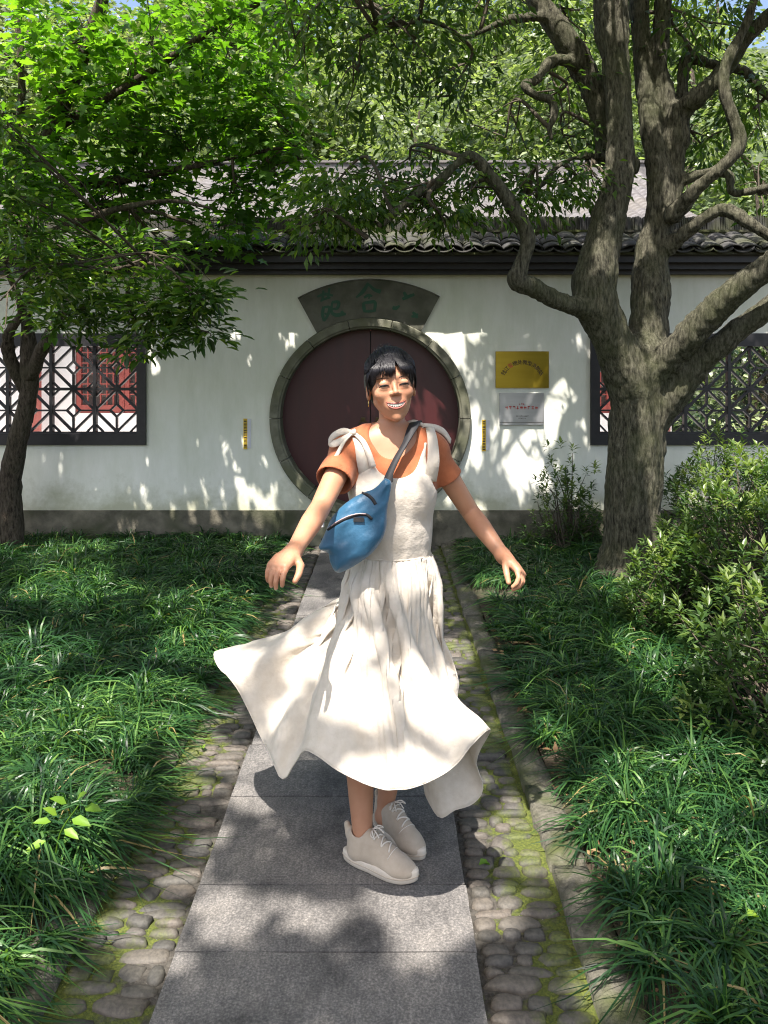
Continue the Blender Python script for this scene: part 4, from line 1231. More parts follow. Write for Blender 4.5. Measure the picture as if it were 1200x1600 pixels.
# ================================================================ the thick multi-stemmed tree on the right
RB = at(985, 905, 5.75)
treeR = empty('tree', (RB[0], RB[1], 0)); tag(treeR, 'thick multi-stemmed tree with rough mossy bark right of the path', 'tree')
def rl(pts, s=6):
    """pixel polyline (px, py, Y, radius in px) to a smooth world limb"""
    return spline([np.r_[at(x, y, Y), r * Y / FPX] for x, y, Y, r in pts], s)
LIMBS = {
 'stem':  rl([(978,925,5.75,58),(985,880,5.75,45),(988,800,5.75,43),(994,700,5.75,43),(1000,610,5.75,44),(1002,560,5.75,42)]),
 'stemb': rl([(1018,640,5.85,30),(1014,540,5.8,31),(1016,460,5.8,28),(1018,400,5.85,26),(1033,330,5.85,23),(1028,260,5.85,18),(1017,190,5.9,16),(1005,100,5.95,13),(998,0,6.0,13),(990,-120,6.1,16)]),
 'A': rl([(985,600,5.7,34),(955,525,5.62,31),(930,470,5.6,34),(932,420,5.6,32),(950,350,5.6,27),(967,270,5.62,23),(967,190,5.65,20),(962,100,5.7,21),(955,30,5.75,27),(950,-140,5.8,25)]),
 'A2': rl([(975,260,5.9,22),(950,250,5.95,17),(945,215,5.95,17),(938,170,5.95,19),(915,115,5.95,20),(882,60,5.9,19),(850,15,5.9,16),(820,-30,5.9,13)]),
 'D': rl([(1040,340,5.85,17),(1052,290,5.85,15),(1057,230,5.85,15),(1062,180,5.85,15),(1090,150,5.75,15),(1130,110,5.7,13),(1170,55,5.6,12),(1215,15,5.5,11)]),
 'D2': rl([(1056,215,5.85,17),(1040,150,5.9,15),(1030,110,5.9,13),(1034,40,5.9,12),(1042,-40,5.9,11)]),
 'E': rl([(1052,335,5.7,16),(1075,310,5.6,11),(1105,280,5.5,10),(1140,250,5.45,10),(1155,222,5.45,9.5),(1147,190,5.45,9),(1133,145,5.45,9),(1134,100,5.45,8.5),(1160,50,5.45,8),(1182,-10,5.4,7)]),
 'F': rl([(1020,590,5.65,22),(1060,545,5.5,23),(1100,500,5.35,22),(1150,455,5.2,21),(1215,405,5.05,19),(1290,350,4.9,16)]),
 'G': rl([(1028,660,5.7,19),(1060,610,5.6,21),(1100,560,5.5,19),(1150,520,5.4,18),(1215,470,5.3,17),(1290,430,5.2,14)]),
 'H': rl([(945,490,5.6,22),(905,480,5.5,16),(870,470,5.42,14),(835,450,5.36,14),(808,438,5.32,15),(812,418,5.3,13),(824,385,5.28,12.5),(822,360,5.26,12),(800,322,5.22,11.5),(768,278,5.18,11),(738,246,5.15,11),(715,255,5.12,8),(680,288,5.1,8),(645,308,5.06,7.5),(600,348,5.0,6.5),(575,372,4.98,4)]),
 'J': rl([(915,112,5.95,10),(890,96,5.85,9.5),(862,96,5.8,9),(842,122,5.75,8.5),(820,133,5.72,8),(835,148,5.7,6.5),(862,158,5.7,6.5),(866,182,5.68,6),(858,200,5.66,5),(862,216,5.65,4)]),
 'K': rl([(860,25,5.88,9),(825,28,5.8,7),(790,32,5.7,6),(755,48,5.65,5.5),(725,58,5.6,5),(705,48,5.55,4.5),(680,35,5.5,4),(640,36,5.4,3.5),(590,48,5.3,3)]),
 'Mm': rl([(1045,385,5.75,14),(1075,360,5.65,11),(1115,332,5.55,9),(1140,330,5.5,9),(1175,352,5.4,9),(1215,376,5.35,8)]),
 'Nn': rl([(1068,225,5.85,10),(1066,180,5.9,10),(1072,95,5.95,9),(1110,100,5.9,8),(1160,110,5.85,7),(1185,135,5.8,6),(1210,165,5.8,4)]),
 'O': rl([(1070,280,5.8,9),(1100,270,5.8,7),(1138,272,5.7,6),(1142,300,5.65,5),(1165,300,5.6,5),(1210,290,5.5,4)]),
 'Q': rl([(950,245,5.9,7),(905,245,5.8,4.5),(870,262,5.75,4),(845,290,5.7,3.5),(815,305,5.65,2.5)]),
 'roots': rl([(975,890,5.72,40),(945,925,5.6,20),(925,950,5.5,8)]),
 'roots2': rl([(990,890,5.72,40),(1030,930,5.6,22),(1060,960,5.5,8)]),
}
F_ = Field((0.0, 4.8, -0.05), (3.15, 6.45, 4.75), 0.0125)
for k, L in LIMBS.items():
    big = L[:, 3].max()
    F_.chain(L, k=min(.07, big * .5))
V, Q = F_.mesh()
F_R = lambda V: np.clip(1.15 - np.abs(V[:, 0] - RB[0] - .05) * .9, 0, 1)      # bark is deepest on the stems
nrm = vert_normals(V, Q)
rid = np.abs(vnoise(V * (1, 1, .28), 20, 1)) + .5 * np.abs(vnoise(V * (1, 1, .35), 42, 2))
V = V + nrm * (np.clip(F_R(V), .35, 1) * (0.021 * (rid - .5)) + .010 * vnoise(V, 5, 4))[:, None]
rel(obj('trunk', mesh_np('trunk', V, Q, M_barkR, smooth=True)), treeR)
ANCH = np.concatenate([L[:, :3] for k, L in LIMBS.items() if k not in ('stem', 'roots', 'roots2')])
blobsR = [px_blob(*q) for q in ((650,60,5.3,.42,.5,.36,34),(740,20,5.6,.45,.5,.3,34),(560,110,5.1,.30,.35,.42,30),(700,150,5.6,.35,.4,.30,16),(860,150,6.0,.4,.4,.4,20),(790,215,5.9,.35,.35,.25,14),
    (560,325,5.1,.34,.25,.20,34),(660,320,5.2,.30,.25,.16,15),(500,350,5.1,.22,.2,.16,16),(740,300,5.4,.30,.3,.22,20),(840,310,5.6,.30,.3,.16,16),(920,300,5.7,.22,.25,.18,10),
    (1120,40,5.8,.45,.5,.3,34),(1180,170,5.7,.35,.4,.35,26),(1100,230,6.1,.30,.35,.3,16),(1190,290,5.6,.25,.3,.3,16),(1010,60,6.3,.4,.4,.4,20),(900,60,6.3,.4,.4,.4,22),(460,60,5.0,.3,.4,.35,16),(820,-10,6.2,.5,.5,.25,30),(1060,-10,6.2,.5,.5,.25,26),(560,0,5.6,.4,.4,.25,24),(640,250,5.8,.3,.3,.18,20),(880,220,6.1,.3,.3,.2,18),(600,285,5.5,.4,.3,.16,14),(780,270,5.8,.4,.3,.16,26),(880,285,5.9,.3,.3,.14,18),(520,290,5.4,.3,.3,.14,20),(700,340,5.2,.25,.2,.08,12))]
overR = [((x, y, z), (rx, ry, rz), n) for x, y, z, rx, ry, rz, n in (
    (1.6,5.0,5.6,1.5,1.2,.8,120),(.2,4.6,5.6,1.1,1.1,.8,80),(3.4,4.6,5.4,1.2,1.2,.9,80),(1.2,3.2,5.8,1.4,1.2,.8,110),(-.4,3.0,6.0,1.2,1.1,.8,90),(2.8,2.8,5.6,1.2,1.2,.8,80),(3.6,1.4,5.6,1.2,1.2,.8,60))]
lines = twigs(blobsR + overR, ANCH, .018, 5)
rel(tubes_obj('twigs', lines, M_twig, treeR, 5), treeR)
rel(obj('crown', crown_mesh('crown', blobsR, 17, .10, .085, .36, 'lance', M_leafR, droop=.9, up=.6)), treeR)
rel(obj('upper_crown', crown_mesh('upper_crown', overR, 34, .17, .125, .46, 'quad', M_leafR, droop=.4)), treeR)

# ================================================================ the slim glossy-leaved tree on the left
LB = at(14, 850, 6.6)
treeL = empty('tree', (LB[0], LB[1], 0)); tag(treeL, 'slim dark-barked tree with glossy leaves in front of the left window', 'tree')
LL = [rl([(a_, b_, c_, d_ * .8) for a_, b_, c_, d_ in q]) for q in (
    [(10,890,6.6,36),(14,840,6.6,28),(14,760,6.6,23),(28,690,6.55,19),(44,620,6.5,17),(46,570,6.45,17),(42,500,6.4,11),(44,430,6.3,9),(40,330,6.2,8),(30,240,6.1,7),(34,140,6.0,7),(30,40,6.0,6),(34,-80,6,5)],
    [(48,590,6.45,13),(66,545,6.3,12),(88,505,6.1,10),(120,455,5.8,7),(170,425,5.5,5),(230,410,5.3,3.5)],
    [(40,610,6.5,13),(16,560,6.4,12),(14,520,6.3,10),(32,490,6.2,8),(20,440,6.0,6),(-10,390,5.8,5)],
    [(38,420,6.3,7),(80,370,6.2,6),(140,330,6.2,5),(230,330,6.1,4),(300,350,6.1,3)])]
rel(tubes_obj('trunk', LL, M_barkL, treeL, 12, .012), treeL)
blobsL = [px_blob(*q) for q in ((150,455,5.4,.42,.35,.20,46),(250,480,5.2,.28,.3,.18,40),(320,470,5.1,.20,.22,.13,22),(60,420,4.9,.28,.3,.22,32),(20,300,4.6,.22,.3,.34,34),(60,350,5.2,.3,.3,.25,26),(110,500,5.5,.30,.3,.12,20),
    (230,530,5.3,.22,.25,.12,20),(10,190,4.4,.14,.2,.2,12),(180,400,5.6,.45,.3,.18,36),(310,515,5.15,.16,.2,.09,12),(0,470,4.7,.2,.2,.14,10))]
lines = twigs(blobsL, np.concatenate([l[len(l) // 3:, :3] for l in LL]), .012, 6)
rel(tubes_obj('twigs', lines, M_twig, treeL, 5), treeL)
P, D, U, L, T_ = crown_mesh('crown', blobsL, 13, .075, .095, .36, 'oval', M_leafL, droop=.12, up=.75, keep=True)
msk = leaf_objects(P, D, U, L, T_, 220, M_leafL, 'oval', .36, treeL)
rel(obj('crown', leaves_from(P, D, U, L, T_, msk, 'oval', .36, M_leafL, 'crown')), treeL)

# ================================================================ the bright maple spreading over the wall on the left
MBp = (-3.6, 6.3, 0)
treeM = empty('tree', MBp); tag(treeM, 'bright green maple spreading its crown over the wall at upper left', 'tree')
ML = [spline([np.r_[q] for q in p], 6) for p in (
    [(-3.6,6.3,-.05,.13),(-3.5,6.25,1.2,.10),(-3.2,6.2,2.4,.085),(-2.7,6.1,3.3,.065),(-2.2,5.9,4.3,.045),(-1.8,5.8,5.4,.03)],
    [(-2.9,6.15,3.0,.05),(-2.2,6.2,3.1,.038),(-1.5,6.1,3.2,.025),(-.9,6.0,3.3,.014)],
    [(-2.6,6.1,3.5,.04),(-1.9,5.9,3.8,.03),(-1.2,5.8,4.2,.02),(-.7,5.7,4.4,.012)],
    [(-3.2,6.2,2.4,.05),(-2.4,5.9,2.7,.03),(-1.7,5.8,2.85,.018),(-1.3,5.8,2.8,.01)])]
rel(tubes_obj('trunk', ML, M_barkL, treeM, 10, .01), treeM)
blobsM = [px_blob(*q) for q in ((110,70,5.7,.55,.6,.40,56),(240,60,5.9,.6,.6,.42,60),(360,90,6.1,.5,.6,.42,54),(180,190,6.0,.6,.5,.36,54),(320,200,6.2,.55,.5,.36,54),(420,180,6.1,.34,.4,.36,36),(120,290,6.2,.5,.4,.28,26),(270,300,6.4,.6,.3,.22,30),
    (390,300,6.3,.38,.3,.22,34),(200,370,6.5,.5,.2,.13,16),(350,365,6.45,.34,.2,.12,22),(440,40,6.0,.25,.4,.3,22),(60,180,5.6,.35,.4,.3,26),(280,400,6.4,.25,.2,.08,10),(440,260,6.2,.2,.25,.2,14),(60,290,5.9,.4,.3,.20,34),(160,320,6.2,.4,.3,.18,30),(20,250,5.7,.3,.3,.2,24),(230,270,6.2,.3,.3,.16,20))]
overM = [((x, y, z), (rx, ry, rz), n) for x, y, z, rx, ry, rz, n in ((-1.6,3.6,5.8,1.1,1.0,.7,70),(-3.2,2.6,5.6,1.2,1.1,.8,70),(-4.6,2.8,5.2,1.1,1.0,.8,50),(-3.8,5.4,4.1,.7,.6,.5,55))]
rel(tubes_obj('twigs', twigs(blobsM + overM, np.concatenate([l[len(l) // 3:, :3] for l in ML]), .014, 6), M_twig, treeM, 5), treeM)
rel(obj('crown', crown_mesh('crown', [(c_, r_, int(n_ * .62)) for c_, r_, n_ in blobsM], 17, .14, .105, .85, 'maple', M_leafM, droop=.35, up=.75)), treeM)
rel(obj('upper_crown', crown_mesh('upper_crown', overM, 30, .18, .12, .8, 'quad', M_leafM, droop=.3)), treeM)

# ================================================================ the tree whose crown shades the near end of the path
SBp = (-3.6, -2.6, 0)
treeS = empty('tree', SBp); tag(treeS, 'broad tree behind the photographer that throws dappled shade on the path', 'tree')
SL = [spline([np.r_[q] for q in p], 6) for p in (
    [(-3.6,-2.6,-.05,.24),(-3.5,-2.6,1.5,.2),(-3.3,-2.5,3.2,.17),(-2.9,-2.2,4.8,.10),(-2.3,-1.8,6.4,.04)],
    [(-3.3,-2.5,3.4,.10),(-2.5,-2.0,5.2,.06),(-1.2,-1.6,6.6,.035),(.6,-1.2,6.9,.02)],
    [(-3.4,-2.5,3.0,.09),(-3.5,-1.2,4.6,.05),(-3.2,.4,5.9,.025)])]
rel(tubes_obj('trunk', SL, M_barkL, treeS, 12, .015), treeS)
overS = [((x, y, z), (rx, ry, rz), n) for x, y, z, rx, ry, rz, n in ((-1.2,1.2,5.8,1.2,1.0,.7,110),(-2.6,1.0,5.6,1.1,1.1,.7,90),(.6,1.5,6.0,1.1,1.0,.7,100),(-.4,-.2,6.0,1.2,1.0,.7,100),(1.2,-.1,6.0,1.1,1.0,.7,80),(-2.0,-.6,5.8,1.1,1.0,.7,80),(-.6,-1.4,6.2,1.2,.9,.7,70),(2.0,1.0,5.8,.9,1.0,.7,70),(2.0,-1.2,6.0,1.1,1.0,.7,80),(3.2,.1,5.8,1.1,1.0,.7,80),(2.9,1.8,5.7,.9,.9,.6,60))]
rel(tubes_obj('twigs', twigs(overS, np.concatenate([l[len(l) // 2:, :3] for l in SL]), .012, 3), M_twig, treeS, 5), treeS)
rel(obj('crown', crown_mesh('crown', overS, 32, .17, .125, .46, 'quad', M_leafR, droop=.4)), treeS)

# ================================================================ woods on the hillside
def bg_tree(seed):
    r = np.random.default_rng(seed)
    bl = []
    for k in range(11):
        a = r.random() * 6.28; q = r.random() ** .6
        bl.append(((2.2 * q * math.cos(a), 2.2 * q * math.sin(a), 3.2 + 3.6 * r.random() * (1 - .4 * q)), (1.1 + .5 * r.random(), 1.1 + .5 * r.random(), .8 + .4 * r.random()), 26))
    for k in range(3):
        a = r.random() * 6.28
        bl.append(((1.4 * math.cos(a), 1.4 * math.sin(a), 1.6 + .8 * r.random()), (1.2, 1.2, .7), 18))
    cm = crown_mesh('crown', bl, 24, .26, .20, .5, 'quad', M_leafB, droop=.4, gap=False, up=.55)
    tr = [spline([np.array([0, 0, -.6, .22]), np.array([.1, 0, 2.0, .17]), np.array([-.1, .1, 4.2, .10]), np.array([.1, 0, 6.4, .03])], 5)]
    for c, rr, n in bl[::2]:
        tr.append(spline([np.array([0, 0, max(1.2, c[2] - 1.6), .09]), np.array([.5 * c[0], .5 * c[1], c[2] - .5, .06]), np.array([c[0], c[1], c[2], .02])], 4))
    V, F = limb_tubes(tr, 6)
    tm = bpy.data.meshes.new('trunk'); tm.from_pydata([tuple(p) for p in V], [], F); tm.materials.append(M_barkL)
    return cm, tm
BG = [bg_tree(40 + k) for k in range(4)]
spots = [(-9.5,19,1.05),(-6.5,17.8,.85),(-4.0,19.5,1.0),(-1.6,18.0,.8),(.8,19.4,.95),(3.2,18.0,.85),(5.6,17.2,.95),(7.6,15.6,.9),(9.6,18.8,1.1),(6.4,13.0,.62),(-7.5,23.5,1.15),(-3.0,24,1.2),(1.2,23.5,1.15),(5.0,23.0,1.2),(9.5,24,1.2),(-11.5,25,1.2),(-.8,28.5,1.3),(4.2,28.5,1.3),(-5.5,28.5,1.3),(9.0,29,1.3),(-10,30,1.3),(-14,29,1.4),(-2,33,1.5),(3,33,1.5),(8,33,1.5),(-7,33,1.5),(13,30,1.4)]
for k, (x, y, s) in enumerate(spots):
    z = -0.05 + max(y - 16.5, 0) * .62
    e = empty('tree', (x, y, z), rng.random() * 6.28); e.scale = (s, s, s * rng.uniform(.9, 1.1))
    tag(e, 'pale green leafy tree on the wooded slope behind the tiled roof', 'tree', 'trees on the wooded slope')
    cm, tm = BG[k % 4]
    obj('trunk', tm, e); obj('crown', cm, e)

# ================================================================ azalea shrubs
def shrub(x, y, r, ry, h, nros, label, size=.055, sparse=False, nobj=0):
    e = empty('azalea_shrub', (x, y, 0.02)); tag(e, label, 'shrub', 'azalea shrubs right of the path')
    d = rand_dirs(nros); d[:, 2] = np.abs(d[:, 2]) * 1.1 - .12
    d /= np.linalg.norm(d, axis=1, keepdims=True)
    q = (.55 + .45 * rng.random(nros) ** .5) if not sparse else (.25 + .75 * rng.random(nros))
    q = q * (1 + .22 * vnoise(d, 2.6, int(abs(x * 10)) % 7))
    C = np.stack([d[:, 0] * r * q, d[:, 1] * ry * q, .08 + np.clip(d[:, 2], 0.0, 1) * (h - .08) * q], 1)
    st = []
    for k in range(0, nros, 3):
        b = np.array([rng.normal() * r * .16, rng.normal() * ry * .16, 0.0])
        st.append(spline([np.r_[b, .007], np.r_[.5 * (b + C[k]) + rng.normal(size=3) * .05 + (0, 0, .04), .005], np.r_[C[k], .0022]], 4))
    tubes_obj('stems', st, M_twig, e, 4)
    n = 9
    ang = rng.random((nros, 1)) * 6.28 + np.arange(n)[None] * 2.4 + rng.normal(size=(nros, n)) * .2
    tilt = np.linspace(-.25, 1.0, n)[None] + rng.normal(size=(nros, n)) * .18
    Dl = np.stack([np.cos(ang) * np.cos(tilt), np.sin(ang) * np.cos(tilt), np.sin(tilt)], -1)
    Dl = Dl + .55 * d[:, None, :] * np.array([1, 1, .3])
    P = (C[:, None, :] + np.array([0, 0, .012]) * np.arange(n)[None, :, None] * .5).repeat(1, axis=1).reshape(-1, 3)
    Dl = Dl.reshape(-1, 3); U = np.tile([0, 0, 1.0], (len(P), 1)) + rng.normal(size=(len(P), 3)) * .15
    L = size * (.75 + .5 * rng.random(len(P))) * np.repeat(.85 + .3 * rng.random(nros), n)
    tn = np.clip(np.repeat(.40 + .22 * rng.normal(size=nros) + .25 * (d[:, 2] > .75), n) + np.tile(np.linspace(-.1, .25, n), nros), 0, 1)
    Pw = P + np.array([x, y, .02])
    m = np.ones(len(P), bool)
    if nobj:
        m = leaf_objects(Pw, Dl, U, L, tn, nobj, M_leafA, 'lance', .34, e)
    rel(obj('leaves', leaves_from(Pw, Dl, U, L, tn, m, 'lance', .34, M_leafA, 'leaves')), e)
shrub(2.32, 4.45, .74, .75, 1.08, 900, 'large azalea shrub at the right edge in front of the lattice window', .062)
shrub(1.72, 4.55, .32, .36, .56, 240, 'rounded azalea shrub against the foot of the thick trunk', .058)
shrub(1.72, 3.15, .46, .55, .70, 420, 'dark azalea shrub nearest the camera at the right edge', .060, nobj=150)
shrub(1.62, 6.72, .42, .25, .98, 170, 'sparse open azalea shrub against the white wall left of the thick trunk', .060, sparse=True)
shrub(2.75, 6.35, .55, .4, .98, 380, 'azalea shrub close under the right lattice window beside the trunk', .060)
shrub(3.55, 5.6, .6, .6, 1.0, 380, 'azalea shrub farthest right under the lattice window', .060)

# shrubs inside the courtyard behind the right window
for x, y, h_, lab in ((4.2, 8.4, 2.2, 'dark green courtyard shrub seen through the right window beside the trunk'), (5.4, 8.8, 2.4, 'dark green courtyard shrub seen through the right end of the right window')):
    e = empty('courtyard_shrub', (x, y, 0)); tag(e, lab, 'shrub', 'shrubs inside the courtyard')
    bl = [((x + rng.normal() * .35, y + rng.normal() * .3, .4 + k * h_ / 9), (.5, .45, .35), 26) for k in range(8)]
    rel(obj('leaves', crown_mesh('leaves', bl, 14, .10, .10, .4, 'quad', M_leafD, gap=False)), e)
    tubes_obj('stems', [spline([np.array([rng.normal() * .1, rng.normal() * .1, 0, .025]), np.array([rng.normal() * .2, rng.normal() * .2, h_ * .5, .018]), np.array([rng.normal() * .3, rng.normal() * .3, h_ * .9, .008])], 5) for _ in range(6)], M_twig, e, 5)

# ================================================================ mondo grass either side of the path
def grass(name, side, label):
    Ps = []
    Y = 1.15
    while Y < WALL_Y - .06:
        step = .115
        if side < 0: x0, x1 = -(Y * .5 + .75), LX0 - .065
        else: x0, x1 = RX1 + .155, Y * .5 + .75
        n = max(1, int((x1 - x0) / step))
        xs = x0 + (np.arange(n) + rng.random(n)) * (x1 - x0) / n
        Ps.append(np.stack([xs, Y + rng.normal(size=n) * step * .4, np.full(n, -.005)], 1))
        Y += step
    P = np.concatenate(Ps)
    edge = (LX0 - .065 - P[:, 0]) if side < 0 else (P[:, 0] - RX1 - .155)
    # bare soil and litter show through in places on the right
    if side > 0:
        k = ~((vnoise(P, 1.7, 9) > .42) & (edge < .55) & (edge > .0))
        k &= ~((((P[:, 0] - RB[0]) / .26) ** 2 + ((P[:, 1] - RB[1]) / .26) ** 2) < 1)
        P, edge = P[k], edge[k]
    clump = .75 + .45 * vnoise(P, 2.6, 11) + .15 * rng.normal(size=len(P))
    nb = np.clip((74 * np.where(P[:, 1] < 3.6, 1.0, .8) * (.65 + .5 * clump)).astype(int), 20, 130)
    B = np.repeat(P, nb, axis=0); cl = np.repeat(clump, nb); ed = np.repeat(edge, nb)
    n = len(B)
    B = B + np.stack([rng.normal(size=n) * .017, rng.normal(size=n) * .017, np.zeros(n)], 1)
    az = rng.random(n) * 6.2832
    lean = np.stack([vnoise(B, 1.4, 21), vnoise(B, 1.4, 22), np.zeros(n)], 1) * .5
    lean[:, 0] += -side * np.exp(-np.clip(ed, 0, 9) / .14) * (.75 if side < 0 else .15)
    H_ = np.stack([np.cos(az), np.sin(az), np.zeros(n)], 1) * (.25 + .85 * rng.random((n, 1))) + lean
    Lg = (.19 + .17 * rng.random(n)) * np.clip(cl, .5, 1.3) * np.clip(.62 + ed * 1.6, .62, 1.0)
    wd = (.0026 + .0016 * rng.random(n)) * np.where(B[:, 1] > 3.6, 1.35, 1.0)
    K = 5
    s = np.linspace(0, 1, K)
    up0 = 1.0 + .25 * rng.random(n)
    gx = s[None, :] * (0.55 + .75 * s[None, :])          # outward travel grows along the blade
    gz = s[None, :] * up0[:, None] - s[None, :] ** 2 * (.55 + .5 * np.linalg.norm(H_, axis=1))[:, None]
    C = B[:, None, :] + Lg[:, None, None] * (H_[:, None, :] * gx[:, :, None] * .9 + np.array([0, 0, 1.0]) * gz[:, :, None])
    C[:, :, 2] = np.maximum(C[:, :, 2], .006)
    side_v = np.cross(H_, [0, 0, 1.0]); side_v /= np.linalg.norm(side_v, axis=1, keepdims=True) + 1e-9
    tw = side_v + .35 * rng.normal(size=(n, 3)); tw /= np.linalg.norm(tw, axis=1, keepdims=True)
    prof = np.array([.7, 1, .95, .7])
    Lf = C[:, :4] + tw[:, None] * (wd[:, None] * prof)[:, :, None]
    Rt = C[:, :4] - tw[:, None] * (wd[:, None] * prof)[:, :, None]
    V = np.concatenate([Lf, Rt, C[:, 4:5]], axis=1)        # 9 points a blade
    base = np.arange(n)[:, None] * 9
    Qd = np.stack([np.stack([base[:, 0] + i, base[:, 0] + 4 + i, base[:, 0] + 5 + i, base[:, 0] + 1 + i], 1) for i in range(3)], 1).reshape(-1, 4)
    Tr = np.stack([base[:, 0] + 3, base[:, 0] + 7, base[:, 0] + 8], 1)
    tn = np.clip(.42 + .20 * rng.normal(size=n) + .18 * vnoise(B, 2.2, 31), 0, .95)
    tn[rng.random(n) < .012] = 1.0                          # here and there a dead straw-coloured blade
    o = obj(name, mesh_np(name, V.reshape(-1, 3), [Qd, Tr], M_grass, smooth=True, tint=np.repeat(tn, 9)))
    tag(o, label, 'grass', kind='stuff')
    return n
n1 = grass('mondo_grass', -1, 'dense dark green mondo grass left of the path')
n2 = grass('mondo_grass', 1, 'dense dark green mondo grass right of the path')
print('grass blades', n1, n2)

# leaf litter on the bare soil
M_litter = leaf_mat('dry_leaf', (0.10, 0.055, 0.025), (0.20, 0.12, 0.06), (0.32, 0.22, 0.11), .8, .1)
n = 2600
P = np.stack([rng.uniform(RX1 + .1, 2.2, n), rng.uniform(1.6, 4.8, n), .008 + .02 * rng.random(n)], 1)
D = rand_dirs(n); D[:, 2] *= .3
o = obj('leaf_litter', leaves_mesh('leaf_litter', P, D, np.tile([0, 0, 1.0], (n, 1)) + rng.normal(size=(n, 3)) * .3, .02 + .03 * rng.random(n), .45, 'quad', M_litter))
tag(o, 'dry brown leaf litter on the soil between the grass', 'leaf litter', kind='stuff')
# small gravel and grit between the cobbles
M_grit = pmat('grit', (0.14, 0.13, 0.115), (0.34, 0.32, 0.29), 60, .9, .3)
n = 2200
V, F = [], []
for k in range(n):
    xa, xb = ((LX0, PX0) if rng.random() < .5 else (PX1, RX1))
    c = np.array([rng.uniform(xa, xb), 1.7 + 3.4 * rng.random() ** 1.6, .012]); r = rng.uniform(.002, .0055)
    a = rng.random() * 6.28
    b0 = len(V)
    V += [tuple(c + r * np.array([math.cos(a + i * 1.571), math.sin(a + i * 1.571), 0])) for i in range(4)] + [tuple(c + (0, 0, r * .9)), tuple(c - (0, 0, r * .9))]
    F += [(b0 + i, b0 + (i + 1) % 4, b0 + 4) for i in range(4)] + [(b0 + (i + 1) % 4, b0 + i, b0 + 5) for i in range(4)]
o = obj('grit', mesh_np('grit', V, np.array(F), M_grit), path); tag(o, kind='stuff')

# a yellow-green seedling among the left grass, and single fallen leaves
M_seed = leaf_mat('seedling_leaf', (0.10, 0.20, 0.02), (0.16, 0.30, 0.03), (0.26, 0.40, 0.05), .45, .4)
sp = at(85, 1330, 2.35); e = empty('seedling', (sp[0], sp[1], .04)); tag(e, 'young yellow-green seedling standing in the grass at left', 'plant')
tip = at(125, 1255, 2.33)
st = spline([np.r_[sp[0], sp[1], .04, .003], np.r_[at(95, 1300, 2.34), .0028], np.r_[tip, .0018]], 6)
rel(tubes_obj('stem', [st], M_seed, e, 5), e)
k = 0
for (px, py, dx, dz, L_) in ((128,1248,.5,.6,.052),(140,1258,.9,.1,.055),(112,1252,-.6,.5,.048),(120,1276,1,-.05,.060),(88,1280,-.8,.2,.045),(108,1292,.9,-.25,.050),(80,1310,-.9,-.3,.052),(97,1270,-.5,.6,.045),(75,1318,-.7,.1,.04)):
    p = at(px - 8, py + 4, 2.33)
    d = Vector((dx, -.35, dz)).normalized(); s_ = Vector((0, -.5, 1)).cross(d).normalized(); u = d.cross(s_)
    o = obj('leaf', mesh_np('leaf', LEAF['oval'][0] * (1, .46, 1), np.array(LEAF['oval'][1]), M_seed, smooth=True, tint=np.full(7, .3 + .07 * k)), None)
    o.matrix_world = Matrix.Translation(Vector(p)) @ Matrix((d, s_, u)).transposed().to_4x4() @ Matrix.Scale(L_ * 1.15, 4); rel(o, e); k += 1
for (px, py, rz, L_, lab, tn) in ((748,1352,.6,.05,'curled pale green leaf fallen on the right cobbles','x'),(250,1276,1.2,.045,'green leaf fallen on the left cobbles','x'),(1165,1432,.3,.05,'yellow leaf fallen in the right grass','y'),(318,1170,2.0,.05,'yellowish leaf lying on the left cobbles near the skirt','y'),(990,1515,2.2,.045,'yellowing leaf beside the right kerb','y')):
    z = -.004 if px < 1000 else .06
    Y = FPX * (CAM_H - z) / (py - HOR)
    o = obj('fallen_leaf', mesh_np('fallen_leaf', LEAF['oval'][0] * (1, .45, 2.2), np.array(LEAF['oval'][1]), M_seed, smooth=True, tint=np.full(7, .9 if tn == 'y' else .5)), None, ((px - 600) * Y / FPX, Y, z), (.15, .1, rz), (L_, L_, L_))
    tag(o, lab, 'leaf', 'leaves fallen on the ground')
# ================================================================ the woman, twirling on the path
PY = 2.47
person = empty('person', (0.0, PY, 0.002)); tag(person, 'smiling woman twirling in a cream linen dress over an orange T-shirt', 'person')
FLOOR = 0.002                                   # top of the slabs she stands on
def PR(o, parent=None):
    o.parent = parent or person
    o.matrix_parent_inverse = Matrix.Translation(person.location).inverted() if parent is None else Matrix.Identity(4)
    return o
def mat_skin(name='skin', base=(0.485, 0.250, 0.150), deep=(0.43, 0.205, 0.118)):
    m, t, b = nodes(name)
    v = world_coords(t)
    r = ramp(t, [(0.35, deep), (0.65, base)]); t.links.new(noise(t, v, 14, 4), r.inputs[0])
    t.links.new(r.outputs[0], b.inputs['Base Color'])
    b.inputs['Roughness'].default_value = 0.48; b.inputs['Specular IOR Level'].default_value = 0.4
    b.inputs['Subsurface Weight'].default_value = 0.12; b.inputs['Subsurface Radius'].default_value = (0.012, 0.005, 0.003); b.inputs['Subsurface Scale'].default_value = 0.6
    bump(t, b, noise(t, v, 300, 3), 0.12, 0.001)
    return m
M_skin = mat_skin()
nrmz = lambda v: np.asarray(v, float) / np.linalg.norm(v)

